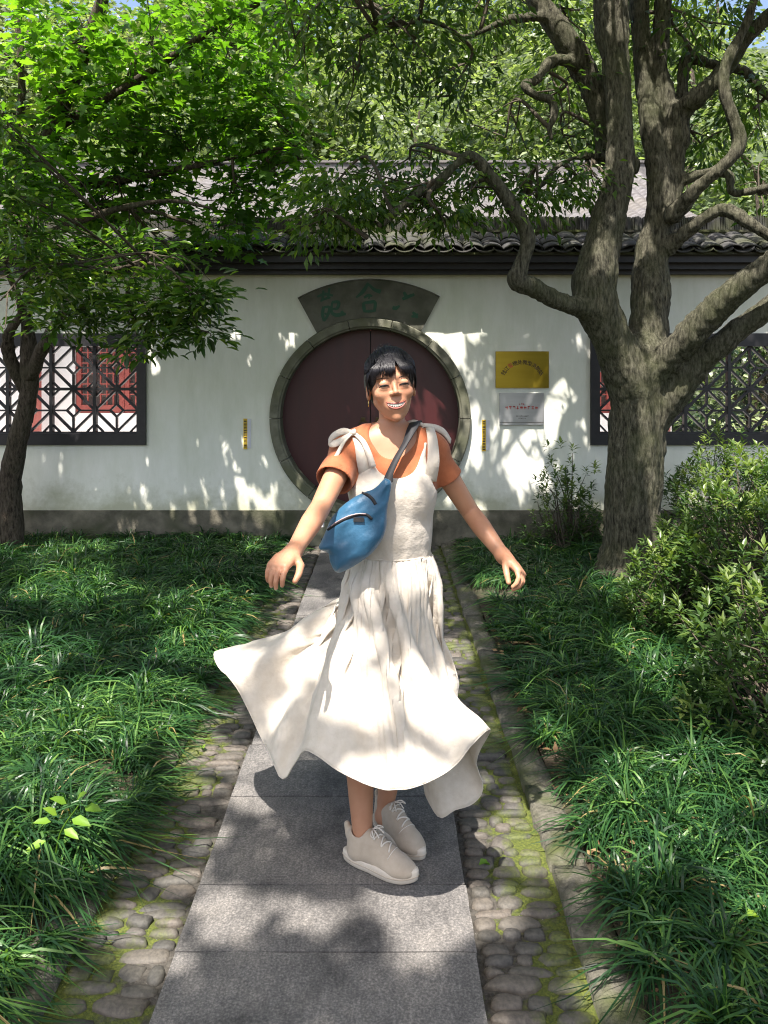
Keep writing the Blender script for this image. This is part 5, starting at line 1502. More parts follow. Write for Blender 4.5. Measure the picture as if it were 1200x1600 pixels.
# ---- skeleton in metres (x to the right of the picture, y away from the camera)
HC = np.array([0.022, 2.455, 1.497])
yaw, roll, pitch = math.radians(7), math.radians(-6), math.radians(-3)
RH = np.array(Matrix.Rotation(yaw, 3, 'Z') @ Matrix.Rotation(roll, 3, 'Y') @ Matrix.Rotation(pitch, 3, 'X'))
hp = lambda x, y, z: HC + RH @ np.array([x, y, z])
SA, SB = np.array([-0.116, 2.475, 1.292]), np.array([0.150, 2.49, 1.297])       # shoulders (picture left, picture right)
EA, WA = np.array([-0.188, 2.27, 1.142]), np.array([-0.247, 2.085, 1.052])
EB, WB = np.array([0.286, 2.565, 1.080]), np.array([0.377, 2.43, 0.962])
# ---- the body, one continuous surface
B = Field((-0.37, 1.90, -0.02), (0.50, 2.78, 1.645), 0.0032)
def torso(F, inf=0.0, loose=False):
    if loose:                                    # the linen hangs straight from bust to waist
        F.ell((.027, 2.462, 1.085), (.112 + inf, .078 + inf, .170), .04)
    F.ell((.027, 2.487, 1.185), (.134 + inf, .092 + inf, .165 + inf), .03)
    F.ell((.026, 2.487, 1.000), (.106 + inf, .080 + inf, .130 + inf), .05)
    F.ell((.022, 2.495, .850), (.126 + inf, .092 + inf, .130 + inf), .06)
    F.chain([(*SA, .047 + inf), (-.03, 2.485, 1.315, .050 + inf), (.03, 2.49, 1.325, .054 + inf), (.09, 2.49, 1.318, .050 + inf), (*SB, .047 + inf)], .04)
    F.chain([(-.075, 2.49, 1.318, .036 + inf), (.026, 2.49, 1.355, .040 + inf), (.115, 2.495, 1.322, .034 + inf)], .03)
    F.ell((-.028, 2.424, 1.170), (.060 + inf, .044 + inf, .058 + inf), .05)
    F.ell((.086, 2.426, 1.170), (.060 + inf, .044 + inf, .058 + inf), .05)
torso(B)
B.chain([(.026, 2.498, 1.30, .050), (.026, 2.494, 1.36, .0415), (.024, 2.490, 1.43, .041)], .014)
for S, E, Wr in ((SA, EA, WA), (SB, EB, WB)):
    m1 = .5 * (S + E); m2 = E + .35 * (Wr - E)
    B.chain([(*S, .042), (*m1, .0360), (*E, .0305), (*m2, .0318), (*(E + .75 * (Wr - E)), .0255), (*Wr, .0215)], .03)
B.chain([(-.040, 2.50, .83, .070), (-.07, 2.46, .60, .070), (-.078, 2.435, .46, .055), (-.080, 2.455, .36, .050), (-.073, 2.440, .20, .0395), (-.067, 2.416, .085, .0300), (-.068, 2.412, .045, .031)], .05)
B.chain([(.070, 2.51, .83, .070), (.075, 2.52, .60, .070), (.06, 2.53, .46, .055), (.040, 2.575, .36, .050), (.022, 2.588, .20, .037), (.006, 2.582, .10, .0295), (.004, 2.58, .055, .031)], .05)
B.chain([(-.068, 2.412, .047, .030), (-.005, 2.378, .034, .027), (.06, 2.342, .030, .021)], .02)
B.chain([(.004, 2.58, .057, .030), (.04, 2.53, .038, .027), (.075, 2.48, .032, .021)], .02)
# hands
def hand(F, Wr, d, n, thumb, lens=(.066, .074, .070, .054), curl=(.35, .55, .45), spread=.05, tdir=(.75, .55, -.35)):
    d = nrmz(d); n = nrmz(np.asarray(n, float) - d * np.dot(n, d)); l = nrmz(np.asarray(thumb, float) - d * np.dot(thumb, d) - n * np.dot(thumb, n))
    F.chain([(*Wr, .0245), (*(Wr + d * .02), .023)], .012)
    for off, r in ((-.023, .0125), (-.008, .0138), (.008, .0140), (.022, .0132)):
        F.chain([(*(Wr + d * .012 + l * off * .55), .016), (*(Wr + d * .045 + l * off * .85 + n * .002), .0150), (*(Wr + d * .080 + l * off), r * .80)], .008)
    out = []
    for i, (off, L) in enumerate(zip((.0245, .0082, -.0082, -.0240), lens)):        # index finger first
        p = Wr + d * (.080 - .006 * abs(off) / .027) + l * off
        a = 0.0; dd = nrmz(d + l * off * spread * 40)
        pts = [(*(p - dd * .01), .0090), (*p, .0086)]
        for sg, (fr, cu) in enumerate(zip((.44, .31, .25), curl)):
            a += cu * (1 + .12 * i)
            q = dd * math.cos(a) - n * math.sin(a)
            p = p + q * L * fr * 1.06
            pts.append((*p, (.0078, .0072, .0060)[sg]))
        F.chain(pts, .003)
        out.append((p, q, n * math.cos(a) + dd * math.sin(a)))
    t0 = Wr + d * .022 + l * .018
    t1 = t0 + nrmz(l * tdir[0] + d * tdir[1] + n * tdir[2]) * .036
    t2 = t1 + nrmz(l * tdir[0] * .35 + d * 1.0 + n * tdir[2] * 1.2) * .030
    t3 = t2 + nrmz(d * 1.0 + n * tdir[2] * 1.3 - l * .05) * .022
    F.chain([(*t0, .0140), (*t1, .0108), (*t2, .0092), (*t3, .0074)], .007)
    return out
NAILS = hand(B, WA, (-.36, -.85, -.22), (-.1, -.25, 1), (.83, -.45, 0), lens=(.052, .058, .054, .044), curl=(.42, .45, .35))
NAILS += hand(B, WB, (.46, -.55, -.40), (.55, .1, .75), (-.2, -.75, -.2), lens=(.058, .064, .060, .048), curl=(.50, .70, .50), tdir=(.55, .75, -.5))
# head and face
def hell(F, c, r, k, sub=False): F.ell(hp(*c), r, k, RH, sub)
hell(B, (0, .014, .036), (.0705, .092, .081), .02)
hell(B, (0, -.016, -.018), (.0575, .066, .062), .03)
hell(B, (0, -.034, -.060), (.0385, .046, .044), .03)
B.chain([(*hp(-.046, .004, -.046), .012), (*hp(-.021, -.046, -.084), .011), (*hp(0, -.066, -.0975), .0150), (*hp(.021, -.046, -.084), .011), (*hp(.046, .004, -.046), .012)], .022)
for s in (-1, 1):
    hell(B, (s * .037, -.060, -.022), (.0235, .0215, .0205), .022)            # cheeks lifted by the smile
    hell(B, (s * .031, -.0815, .0085), (.0155, .0085, .0095), .008)          # upper lids
    hell(B, (s * .031, -.0780, -.0060), (.0150, .0090, .0060), .008)         # lower lids
    hell(B, (s * .0735, .012, -.010), (.008, .017, .029), .006)
    hell(B, (s * .078, .010, -.006), (.004, .010, .016), .004, True)
B.chain([(*hp(-.042, -.066, .029), .0085), (*hp(-.016, -.0795, .027), .0090), (*hp(0, -.081, .028), .0090), (*hp(.016, -.0795, .027), .0090), (*hp(.042, -.066, .029), .0085)], .014)
B.chain([(*hp(0, -.082, .014), .0062), (*hp(0, -.0910, -.006), .0066), (*hp(0, -.1000, -.0210), .0086)], .010)
for s in (-1, 1): hell(B, (s * .0105, -.0900, -.0250), (.0072, .0090, .0058), .006)
hell(B, (0, -.0700, -.060), (.030, .0160, .020), .020)
# the face before the mouth is opened, to hang lips and teeth on
def face_surface():
    sl, _ = B.block(HC - .13, HC + .13)
    f2 = Field((0, 0, 0), (.01, .01, .01), B.h)
    f2.g = B.g[sl].copy(); f2.lo = B.lo + B.h * np.array([q.start for q in sl])
    V, Q = f2.mesh()
    return BVHTree.FromPolygons([tuple(p) for p in smooth_mesh(V, Q, 1, .35)], [tuple(q) for q in Q])
face_bvh = face_surface()
def on_face(x, z, off=.001):
    """point on the skin, off metres in front of it"""
    o = Vector(hp(x, -.30, z)); d = Vector(RH @ np.array([0, 1, 0]))
    hit = face_bvh.ray_cast(o, d)[0]
    return np.array(hit - d * off) if hit is not None else hp(x, -.08, z)
MW = .0305                                                                   # half width of the smile
def mouth_u(x): return -.0500 - .0062 * (1 - (x / MW) ** 2)
def mouth_l(x): return -.0500 - .0190 * max(0.0, 1 - (x / MW) ** 2) ** .75
us = np.linspace(-.0265, .0265, 13)
B.chain([(*on_face(x, .5 * (mouth_u(x) + mouth_l(x)), -.0015), max(.0026, .5 * (mouth_u(x) - mouth_l(x)) + .0004)) for x in us], .0015, True)
V, Q = B.mesh()
V = smooth_mesh(V, Q, 1, .35)
body = PR(obj('body', mesh_np('body', V, Q, M_skin, smooth=True)))
del B
M_lip = pmat('lips', (0.26, 0.075, 0.058), (0.31, 0.095, 0.075), 60, .35, .1)
M_mouth = pmat('mouth_interior', (0.045, 0.010, 0.010), (0.07, 0.016, 0.016), 60, .5, 0)
M_teeth = pmat('teeth', (0.50, 0.475, 0.42), (0.54, 0.515, 0.46), 80, .25, 0)
M_eye = pmat('dark_eye', (0.006, 0.004, 0.004), (0.010, 0.007, 0.006), 80, .6, 0)
M_brow = pmat('eyebrow_hair', (0.035, 0.024, 0.018), (0.06, 0.042, 0.03), 200, .7, 0)
M_eye_shaded = pmat('shaded_eye_white', (0.13, 0.105, 0.09), (0.16, 0.13, 0.11), 80, .5, 0)  # white of the eye darkened to stand for the brow's shade
def patch(name, us, lo, hi, fy, mat):
    n = len(us); m = 5
    V = np.array([fy(x, lo(x) + (hi(x) - lo(x)) * k / (m - 1)) for x in us for k in range(m)])
    i = np.arange(n - 1)[:, None] * m + np.arange(m - 1)[None]
    return PR(obj(name, mesh_np(name, V, np.stack([i, i + m, i + m + 1, i + 1], -1).reshape(-1, 4), mat, smooth=True)))
patch('mouth', np.linspace(-.0290, .0290, 17), lambda x: mouth_l(x) - .0012, lambda x: mouth_u(x) + .0012, lambda x, z: on_face(x, z, -.0034), M_mouth)
# upper teeth, one small block each, along the arch behind the upper lip
tx = np.linspace(-.0258, .0258, 9)
for a, b_ in zip(tx[:-1], tx[1:]):
    xm = .5 * (a + b_); hh = .0114 * (1 - .50 * (abs(xm) / .027) ** 2)
    zt = mouth_u(xm) + .0016; bk = 3.0 * xm * xm
    q = [(a + .00005, zt), (b_ - .00005, zt), (b_ - .0004, zt - hh * .82), (xm + .0010, zt - hh), (xm - .0010, zt - hh), (a + .0004, zt - hh * .82)]
    Vt = [on_face(x, z, .0002 - bk) for x, z in q] + [on_face(x, z, -.0036 - bk) for x, z in q]
    mb = MB(); mb.add(Vt, [tuple(range(6)), tuple(range(11, 5, -1))] + [(i, 6 + i, 6 + (i + 1) % 6, (i + 1) % 6) for i in range(6)])
    PR(mb.build('tooth', M_teeth))
us = np.linspace(-.0318, .0318, 17)
mb = MB(); mb.tube([on_face(x, mouth_u(x) + .0014, -.0004) for x in us], [.0008 + .0017 * (1 - (x / .0325) ** 2) for x in us], 8)
PR(mb.build('upper_lip', M_lip, smooth=True))
mb = MB(); mb.tube([on_face(x, mouth_l(x) - .0018, -.0004) for x in us], [.0008 + .0026 * (1 - (x / .0325) ** 2) for x in us], 8)
PR(mb.build('lower_lip', M_lip, smooth=True))
for s in (-1, 1):
    cx = s * .0310
    us = np.linspace(-.0140, .0140, 11)
    zc = lambda u: -.0010 + .0046 * (1 - (u / .0140) ** 2)
    patch('shaded_eye_white', us, lambda u: zc(u) - .0042 * (1 - (u / .0141) ** 2), zc, lambda u, z: on_face(cx + u, z, .0008), M_eye_shaded)
    ui = np.linspace(-.0056, .0056, 7)
    patch('iris', ui, lambda u: zc(u) - .0042 * (1 - (u / .0075) ** 2), zc, lambda u, z: on_face(cx + .001 + u, z, .0014), M_eye)
    mb = MB(); mb.tube([on_face(cx + u * 1.12, zc(u * .98) + .0008, .0016) for u in us], [.0009 + .0013 * (1 - (u / .016) ** 2) for u in us], 6)
    PR(mb.build('eyelashes', M_eye, smooth=True))
    us2 = np.linspace(-.018, .018, 11)
    mb = MB(); mb.tube([on_face(cx + s * .003 + u, .0235 + .003 * (1 - (u / .02) ** 2), .0002) for u in us2], [.0005 + .0012 * (1 - (u / .020) ** 2) for u in us2], 6)
    PR(mb.build('eyebrow', M_brow, smooth=True))
M_nail = pmat('fingernail', (0.52, 0.31, 0.24), (0.56, 0.35, 0.28), 80, .3, 0)
for p, q, nd in NAILS:
    s_ = np.cross(q, nd); c = p - q * .001 + nd * .0052
    a_ = np.linspace(0, 2 * np.pi, 10, endpoint=False)
    V = np.array([c + q * .0052 * math.cos(w) + s_ * .0038 * math.sin(w) - nd * .0010 for w in a_] + [c + nd * .0006])
    PR(obj('fingernail', mesh_np('fingernail', V, np.array([(i, (i + 1) % 10, 10) for i in range(10)]), M_nail, smooth=True)))
# earring
M_goldj = pmat('gold_jewellery', (0.55, 0.40, 0.14), (0.62, 0.46, 0.18), 80, .25, 0, metal=1.0)
mb = MB(); c = hp(-.077, .004, -.046); t_ = np.linspace(0, 2 * np.pi, 15)
mb.tube([c + np.array([.0, .008 * math.cos(q), .010 * math.sin(q)]) for q in t_], .0014, 6)
PR(mb.build('earring', M_goldj, smooth=True))

# ---- hair
def mat_hair():
    m, t, b = nodes('black_hair')
    b.inputs['Base Color'].default_value = (0.010, 0.009, 0.012, 1); b.inputs['Roughness'].default_value = .42; b.inputs['Specular IOR Level'].default_value = .4
    bump(t, b, noise(t, coords(t, (1, 1, .15)), 160, 3), .5, .003)
    return m
M_hair = mat_hair()
Hf = Field(HC - .17, HC + .17, .0032)
hell(Hf, (0, .016, .040), (.0800, .098, .0865), 0.0)
hell(Hf, (0, .060, .000), (.072, .060, .075), .03)
hell(Hf, (0, .112, .050), (.036, .034, .036), .02)
hell(Hf, (0, -.098, -.032), (.0735, .090, .098), .006, True)
hell(Hf, (0, -.02, -.10), (.12, .080, .085), .010, True)
V, Q = Hf.mesh()
nr = vert_normals(V, Q)
lo_ = (V - HC) @ RH
V = V + nr * (.0022 * vnoise(np.stack([lo_[:, 0] * 90, lo_[:, 1] * 14, lo_[:, 2] * 14], 1), 1.0, 3))[:, None]
Vs, Fs, nb = [V], [tuple(f) for f in Q], len(V)
def strand(pts, r, flat=.45):
    global nb
    P = spline([np.asarray(p, float) for p in pts], 4)
    Pw = HC + P @ RH.T
    R_ = r * np.concatenate([np.linspace(.8, 1, len(P) // 2), np.linspace(1, .12, len(P) - len(P) // 2)])
    T, F = tube_np(Pw, R_, 5, True, flat)
    Vs.append(T); Fs.extend([tuple(i + nb for i in f) for f in F]); nb += len(T)
hr = np.random.default_rng(5)
def sph(x, y, z, off=.0):
    """push a point onto the skull, off metres above it"""
    c = np.array([0, .014, .036]); r = np.array([.0735, .092, .081]) + off
    v = np.array([x, y, z]) - c
    return c + v / np.linalg.norm(v / r)
for k in range(250):                                        # fringe falling over the forehead
    x0 = hr.uniform(-.058, .058)
    part = .012                                             # gap in the fringe, a little to the picture's right
    d = x0 - part
    side = -1 if d < 0 else 1
    xe = x0 * 1.06 + side * (.003 + .007 * max(0, 1 - abs(d) / .03)) + hr.normal() * .004
    xe = float(np.clip(xe, -.073, .073))
    ze = .022 + .012 * hr.random() - .016 * max(0, (abs(x0) - .035) / .025)
    if abs(d) < .010: ze += .004
    yf = -.098 + 5.2 * xe * xe
    p0 = sph(x0 * .6, -.055, .120, .010); p1 = sph(x0 * .95, -.085, .085, .014)
    strand([p0, p1, (xe * .98 + .02 * x0, yf - .004 + 2.0 * max(0, .0) , .052), (xe, yf + .004, ze)], hr.uniform(.0012, .0026))
for s in (-1, 1):                                           # locks in front of the ears
    for k in range(26):
        z0 = .075 + .03 * hr.random(); ze = -.004 - .022 * hr.random()
        y0 = -.045 + .02 * hr.random()
        strand([sph(s * .05, y0, z0 + .03, .012), sph(s * .075, y0 - .005, .045, .010), (s * (.0765 + .002 * hr.random()), y0 + .012, .015), (s * (.0735 + .003 * hr.random()), y0 + .016 + .008 * hr.random(), ze)], hr.uniform(.002, .0036))
for k in range(260):                                        # swept back over the crown
    a = hr.uniform(-1.5, 1.5)
    x0 = .075 * math.sin(a); 
    p = [sph(x0, -.075 + .02 * hr.random() + .045 * abs(math.sin(a)), .095 - .05 * abs(math.sin(a)), .009 + .004 * hr.random()), sph(x0 * .95, -.01, .125 - .05 * abs(math.sin(a)), .010 + .005 * hr.random()), sph(x0 * .6, .06, .105 - .03 * abs(math.sin(a)), .011 + .005 * hr.random()), (x0 * .2, .105, .062 + .02 * hr.normal())]
    strand(p, hr.uniform(.0018, .0032))
for k in range(34):                                         # fly-away tuft on top
    x0 = -.004 + .016 * hr.normal(); y0 = .0 + .02 * hr.normal()
    b0 = sph(x0, y0, .14, .004)
    strand([b0, b0 + np.array([.006 * hr.normal(), .01, .010]), b0 + np.array([.014 * hr.normal(), .02 * hr.random(), .012 + .014 * hr.random()])], .0012, 1.0)
me = bpy.data.meshes.new('hair'); me.from_pydata([tuple(p) for p in np.concatenate(Vs)], [], Fs); me.materials.append(M_hair)
me.polygons.foreach_set('use_smooth', [True] * len(me.polygons)); me.update()
PR(obj('hair', me))

# ---- T-shirt
def mat_cloth(name, c1, c2, scale=900, wr=.4, rough=.9, trans=0.0, big=7):
    m, t, b = nodes(name)
    v = world_coords(t)
    r = ramp(t, [(0.3, c1), (0.7, c2)]); t.links.new(noise(t, v, 30, 5, .6), r.inputs[0])
    t.links.new(r.outputs[0], b.inputs['Base Color']); b.inputs['Roughness'].default_value = rough; b.inputs['Specular IOR Level'].default_value = .2
    b.inputs['Sheen Weight'].default_value = .15
    bump(t, b, noise(t, v, big * 3, 4, .6), wr, .012)
    bump(t, b, noise(t, v, big * 9, 5, .65), wr * .8, .005)
    bump(t, b, noise(t, v, scale, 2), .25, .0012)
    if trans:
        tr = N(t, 'ShaderNodeBsdfTranslucent'); t.links.new(r.outputs[0], tr.inputs[0])
        mx = N(t, 'ShaderNodeMixShader'); mx.inputs[0].default_value = trans
        t.links.new(b.outputs[0], mx.inputs[1]); t.links.new(tr.outputs[0], mx.inputs[2]); t.links.new(mx.outputs[0], t.nodes['Material Output'].inputs[0])
    return m
M_shirt = mat_cloth('orange_cotton', (0.33, 0.100, 0.042), (0.41, 0.138, 0.062), wr=.20)
M_linen = mat_cloth('cream_linen', (0.62, 0.555, 0.465), (0.71, 0.65, 0.565), wr=.34, trans=.18, big=9)
T = Field((-.30, 2.20, .98), (.40, 2.70, 1.40), .0034)
torso(T, .006)
for S, E in ((SA, EA), (SB, EB)):
    d = nrmz(E - S); L = np.linalg.norm(E - S)
    drop = np.array([0, 0, -.004])
    q_ = 1.0 if S is SA else .88
    T.chain([(*S, .052 * q_), (*(S + d * .07 + drop), .054 * q_), (*(S + d * .135 + drop), .059 * q_), (*(S + d * .21 + drop), .059 * q_)], .03)
    T.chain([(*(S + d * .085 + drop), .042 * q_), (*(S + d * .135 + drop), .0540 * q_), (*(S + d * .28 + drop), .0575 * q_)], .0, True)
    T.cutball(S + d * (.142 if S is SA else .120), d, S + d * .22, .13)
T.ell(hp(0, 0, 0) * 0 + np.array([.028, 2.405, 1.372]), (.088, .10, .098), .004, None, True)
T.ell((.027, 2.47, 1.40), (.066, .075, .075), .004, None, True)
V, Q = T.mesh(); nr = vert_normals(V, Q)
fold = .0035 * vnoise(V * (1, 1, .45), 34, 4) + .003 * vnoise(V, 18, 5)
V = V + nr * (fold * np.clip((V[:, 2] - 1.22) / .06, 0, 1))[:, None]
V = smooth_mesh(V, Q, 1, .3)
shirt = PR(obj('t_shirt', mesh_np('t_shirt', V, Q, M_shirt, smooth=True)))

# ---- dress: bodice, straps tied in bows, skirt
D_ = Field((-.22, 2.28, .935), (.28, 2.72, 1.40), .0034)
torso(D_, .0135, True)
D_.ell((.038, 2.36, 1.332), (.104, .14, .1185), .004, None, True)
D_.ell((.034, 2.60, 1.342), (.100, .14, .14), .004, None, True)
D_.ell((-.168, 2.47, 1.285), (.078, .30, .150), .006, None, True)
D_.ell((.214, 2.47, 1.290), (.078, .30, .150), .006, None, True)
D_.plane((0, 0, 1.322), (0, 0, 1)); D_.plane((0, 0, .950), (0, 0, -1))
V, Q = D_.mesh(); nr = vert_normals(V, Q)
V = V + nr * (.0036 * vnoise(V * (1.5, 1, .35), 24, 7) + .0012 * vnoise(V * (1, 1, .6), 55, 8))[:, None]
V = smooth_mesh(V, Q, 1, .3)
dress = PR(obj('dress', mesh_np('dress', V, Q, M_linen, smooth=True)))
INV = Matrix.Translation(person.location).inverted()
def DR(o):
    o.parent = dress; o.matrix_parent_inverse = Matrix.Identity(4); return o
def ribbon(pts, w, wdir, th=.0022, n=6):
    """a flat band along a path; w half width, wdir its sideways direction at each point"""
    P = spline([np.r_[p, q, [ww]] for p, q, ww in zip(pts, wdir, w)], n)
    C = P[:, :3]; S_ = P[:, 3:6]; S_ /= np.linalg.norm(S_, axis=1, keepdims=True); hw = P[:, 6]
    Tn = np.gradient(C, axis=0); Nn = np.cross(Tn, S_); Nn /= np.linalg.norm(Nn, axis=1, keepdims=True) + 1e-9
    ring = np.stack([C - S_ * hw[:, None] + Nn * th, C + S_ * hw[:, None] + Nn * th, C + S_ * hw[:, None] - Nn * th, C - S_ * hw[:, None] - Nn * th], 1)
    n = len(C); V = ring.reshape(-1, 3)
    F = [(i * 4 + j, i * 4 + (j + 1) % 4, (i + 1) * 4 + (j + 1) % 4, (i + 1) * 4 + j) for i in range(n - 1) for j in range(4)] + [(3, 2, 1, 0), tuple((n - 1) * 4 + j for j in range(4))]
    mb = MB(); mb.add(V, F); return mb
X1 = (1, 0, 0)
def wp(px, py, Y): return at(px, py, Y)
for pts in ([wp(573,752,2.405), wp(567,722,2.388), wp(562,696,2.405), wp(556,680,2.445), wp(554,676,2.50), wp(556,684,2.56)], [wp(672,752,2.405), wp(677,722,2.388), wp(676,690,2.41), wp(673,674,2.45), wp(671,668,2.50), wp(670,676,2.56)]):
    DR(ribbon(pts, [.020, .019, .016, .014, .014, .014], [X1] * 6).build('strap', M_linen, smooth=True))
# bow on the picture-left shoulder: knot, loop, two tails
k0 = wp(552, 676, 2.43)
m1 = MB(); m1.tube([k0 + (-.008, 0, -.003), k0 + (.008, -.004, .004)], .010, 8)
DR(m1.build('knot', M_linen, smooth=True))
DR(ribbon([k0, wp(536,674,2.42), wp(520,682,2.41), wp(514,692,2.41), wp(524,693,2.40), wp(540,684,2.41), k0], [.006, .011, .012, .010, .012, .010, .006], [(0, .5, 1)] * 7).build('bow_loop', M_linen, smooth=True))
DR(ribbon([k0, wp(538,690,2.40), wp(528,708,2.385), wp(518,728,2.375)], [.006, .009, .010, .011], [(.9, .1, .5)] * 4).build('bow_tail', M_linen, smooth=True))
DR(ribbon([k0, wp(566,688,2.405), wp(576,708,2.385), wp(583,730,2.375)], [.006, .008, .009, .010], [(.9, -.1, .3)] * 4).build('bow_tail', M_linen, smooth=True))
k1 = wp(662, 664, 2.47)
DR(ribbon([k1, wp(648,660,2.48), wp(636,664,2.50), wp(642,672,2.50), wp(656,670,2.48), k1], [.005, .009, .010, .009, .009, .005], [(0, .6, 1)] * 6).build('bow_loop', M_linen, smooth=True))
DR(ribbon([k1, wp(680,668,2.50), wp(694,676,2.52), wp(704,690,2.53)], [.006, .010, .011, .009], [(.2, .4, 1)] * 4).build('bow_tail', M_linen, smooth=True))

# skirt: hem traced as a closed curve in space, hung from the gathered waist
HEM = [  # px, py, Y, waist angle (0 = towards the camera, negative = picture left), outward power, kick
 (600,1232,2.06,-20,1.25),(568,1224,2.07,-29,1.25),(528,1204,2.09,-40,1.25),(494,1180,2.12,-50,1.25),(470,1171,2.16,-57,1.3),(455,1194,2.185,-62,1.3),(443,1217,2.215,-67,1.3),(433,1200,2.27,-74,1.5),
 (408,1150,2.36,-86,2.2),(378,1094,2.45,-98,2.6),(352,1050,2.53,-110,2.8),(335,1022,2.62,-122,2.8),(352,1030,2.74,-135,2.4),(420,1062,2.86,-155,1.5),(520,1096,2.92,-180,1.3),
 (610,1112,2.90,-205,1.3),(680,1130,2.80,-228,1.3),(700,1165,2.66,-246,1.3),(672,1225,2.50,-258,1.3),(684,1277,2.34,-268,1.3),(712,1264,2.31,-277,1.3),(742,1252,2.31,-286,1.3),(756,1233,2.30,-293,2.4),(747,1190,2.29,-300,2.6),
 (762,1138,2.24,-309,2.7),(738,1164,2.17,-318,2.3),(714,1194,2.13,-326,1.8),(680,1216,2.10,-338,1.3),(640,1232,2.07,-350,1.25)]
nu, nv = 480, 76
Hm = np.array([np.r_[at(x, y, Y), a, pw] for x, y, Y, a, pw in HEM])
Hc = np.vstack([Hm[-3:], Hm, Hm[:3]]); Hc[:3, 3] += 360; Hc[-3:, 3] -= 360
# centripetal-free Catmull-Rom, resampled evenly in waist angle
D = spline(Hc, 24)
ang = np.linspace(-20, -380, nu, endpoint=False)
o_ = np.argsort(D[:, 3])
HU = np.stack([np.interp(ang, D[o_, 3], D[o_, i]) for i in (0, 1, 2, 4)], 1)
fl = np.exp(-((ang + 100) / 34) ** 2) + .6 * np.exp(-((ang + 300) / 26) ** 2)      # the flying corners flutter
HU[:, 2] += fl * .014 * np.sin(np.radians(ang) * 13)
HU[:, 1] += fl * .018 * np.sin(np.radians(ang) * 11 + 1)
WC = np.array([.027, 2.485, .957])
rad = np.radians(ang)
gat = 1 + .035 * np.sin(rad * 38 + 1.3 * np.sin(rad * 5)) + .02 * np.sin(rad * 61)
WU = np.stack([WC[0] + .122 * gat * np.sin(rad), WC[1] - .098 * gat * np.cos(rad), np.full(nu, WC[2])], 1)
v = np.linspace(0, 1, nv)
f_xy = v[None, :] ** HU[:, 3][:, None]
P = np.zeros((nu, nv, 3))
P[:, :, 0] = WU[:, 0, None] + (HU[:, 0] - WU[:, 0])[:, None] * f_xy
P[:, :, 1] = WU[:, 1, None] + (HU[:, 1] - WU[:, 1])[:, None] * f_xy
zlin = v[None, :] ** (1.0 + 0 * HU[:, 3][:, None])
P[:, :, 2] = WU[:, 2, None] + (HU[:, 2] - WU[:, 2])[:, None] * zlin
# hips push the cloth out near the waist
bulge = np.exp(-((v - .16) / .13) ** 2)
P[:, :, 0] += np.sin(rad)[:, None] * bulge * .022
P[:, :, 1] -= np.cos(rad)[:, None] * bulge * .018
# folds: gathers at the waist that merge into fewer, deeper flutes twisting with the spin
tw = rad[:, None] - 1.0 * v[None, :]
flut = (np.sin(9 * tw + 1.2 * np.sin(3 * tw)) * .7 + .4 * np.sin(15 * tw + 2.0)) * (.009 + .022 * np.sin(np.pi * np.clip(v * .92, 0, 1)))[None, :]
fine = (np.sin(38 * rad + 1.3 * np.sin(rad * 5))[:, None] + .6 * np.sin(61 * rad)[:, None]) * (.0045 * np.exp(-v / .22))[None, :]
du = np.roll(P, -1, 0) - np.roll(P, 1, 0); dv = np.gradient(P, axis=1)
Nn = np.cross(dv, du); Nn /= np.linalg.norm(Nn, axis=2, keepdims=True) + 1e-9
P = P + Nn * ((flut + fine) * np.clip(v * 6, .35, 1)[None, :])[:, :, None]
P = P + Nn * (.004 * vnoise(P.reshape(-1, 3), 20, 12).reshape(nu, nv) + .0018 * vnoise(P.reshape(-1, 3), 52, 13).reshape(nu, nv))[:, :, None]
i = np.arange(nu)[:, None]; j = np.arange(nv - 1)[None]
F = np.stack([i * nv + j, ((i + 1) % nu) * nv + j, ((i + 1) % nu) * nv + j + 1, i * nv + j + 1], -1).reshape(-1, 4)
sk = obj('skirt', mesh_np('skirt', P.reshape(-1, 3), F, M_linen, smooth=True)); DR(sk)
md = sk.modifiers.new('cloth', 'SOLIDIFY'); md.thickness = .0022; md.offset = 0
# stitched hem
mb = MB(); hl = np.vstack([P[:, -1], P[:1, -1]])[::3]
V, Fh = tube_np(hl, np.full(len(hl), .0019), 5, False); mb.add(V, Fh); DR(mb.build('hem', M_linen, smooth=True))
mb = MB(); wl = np.array([WC + (.124 * math.sin(q), -.101 * math.cos(q), .002) for q in np.linspace(0, 2 * np.pi, 90)])
V, Fh = tube_np(wl, np.full(90, .0028), 5, False); mb.add(V, Fh); DR(mb.build('waist_seam', M_linen, smooth=True))

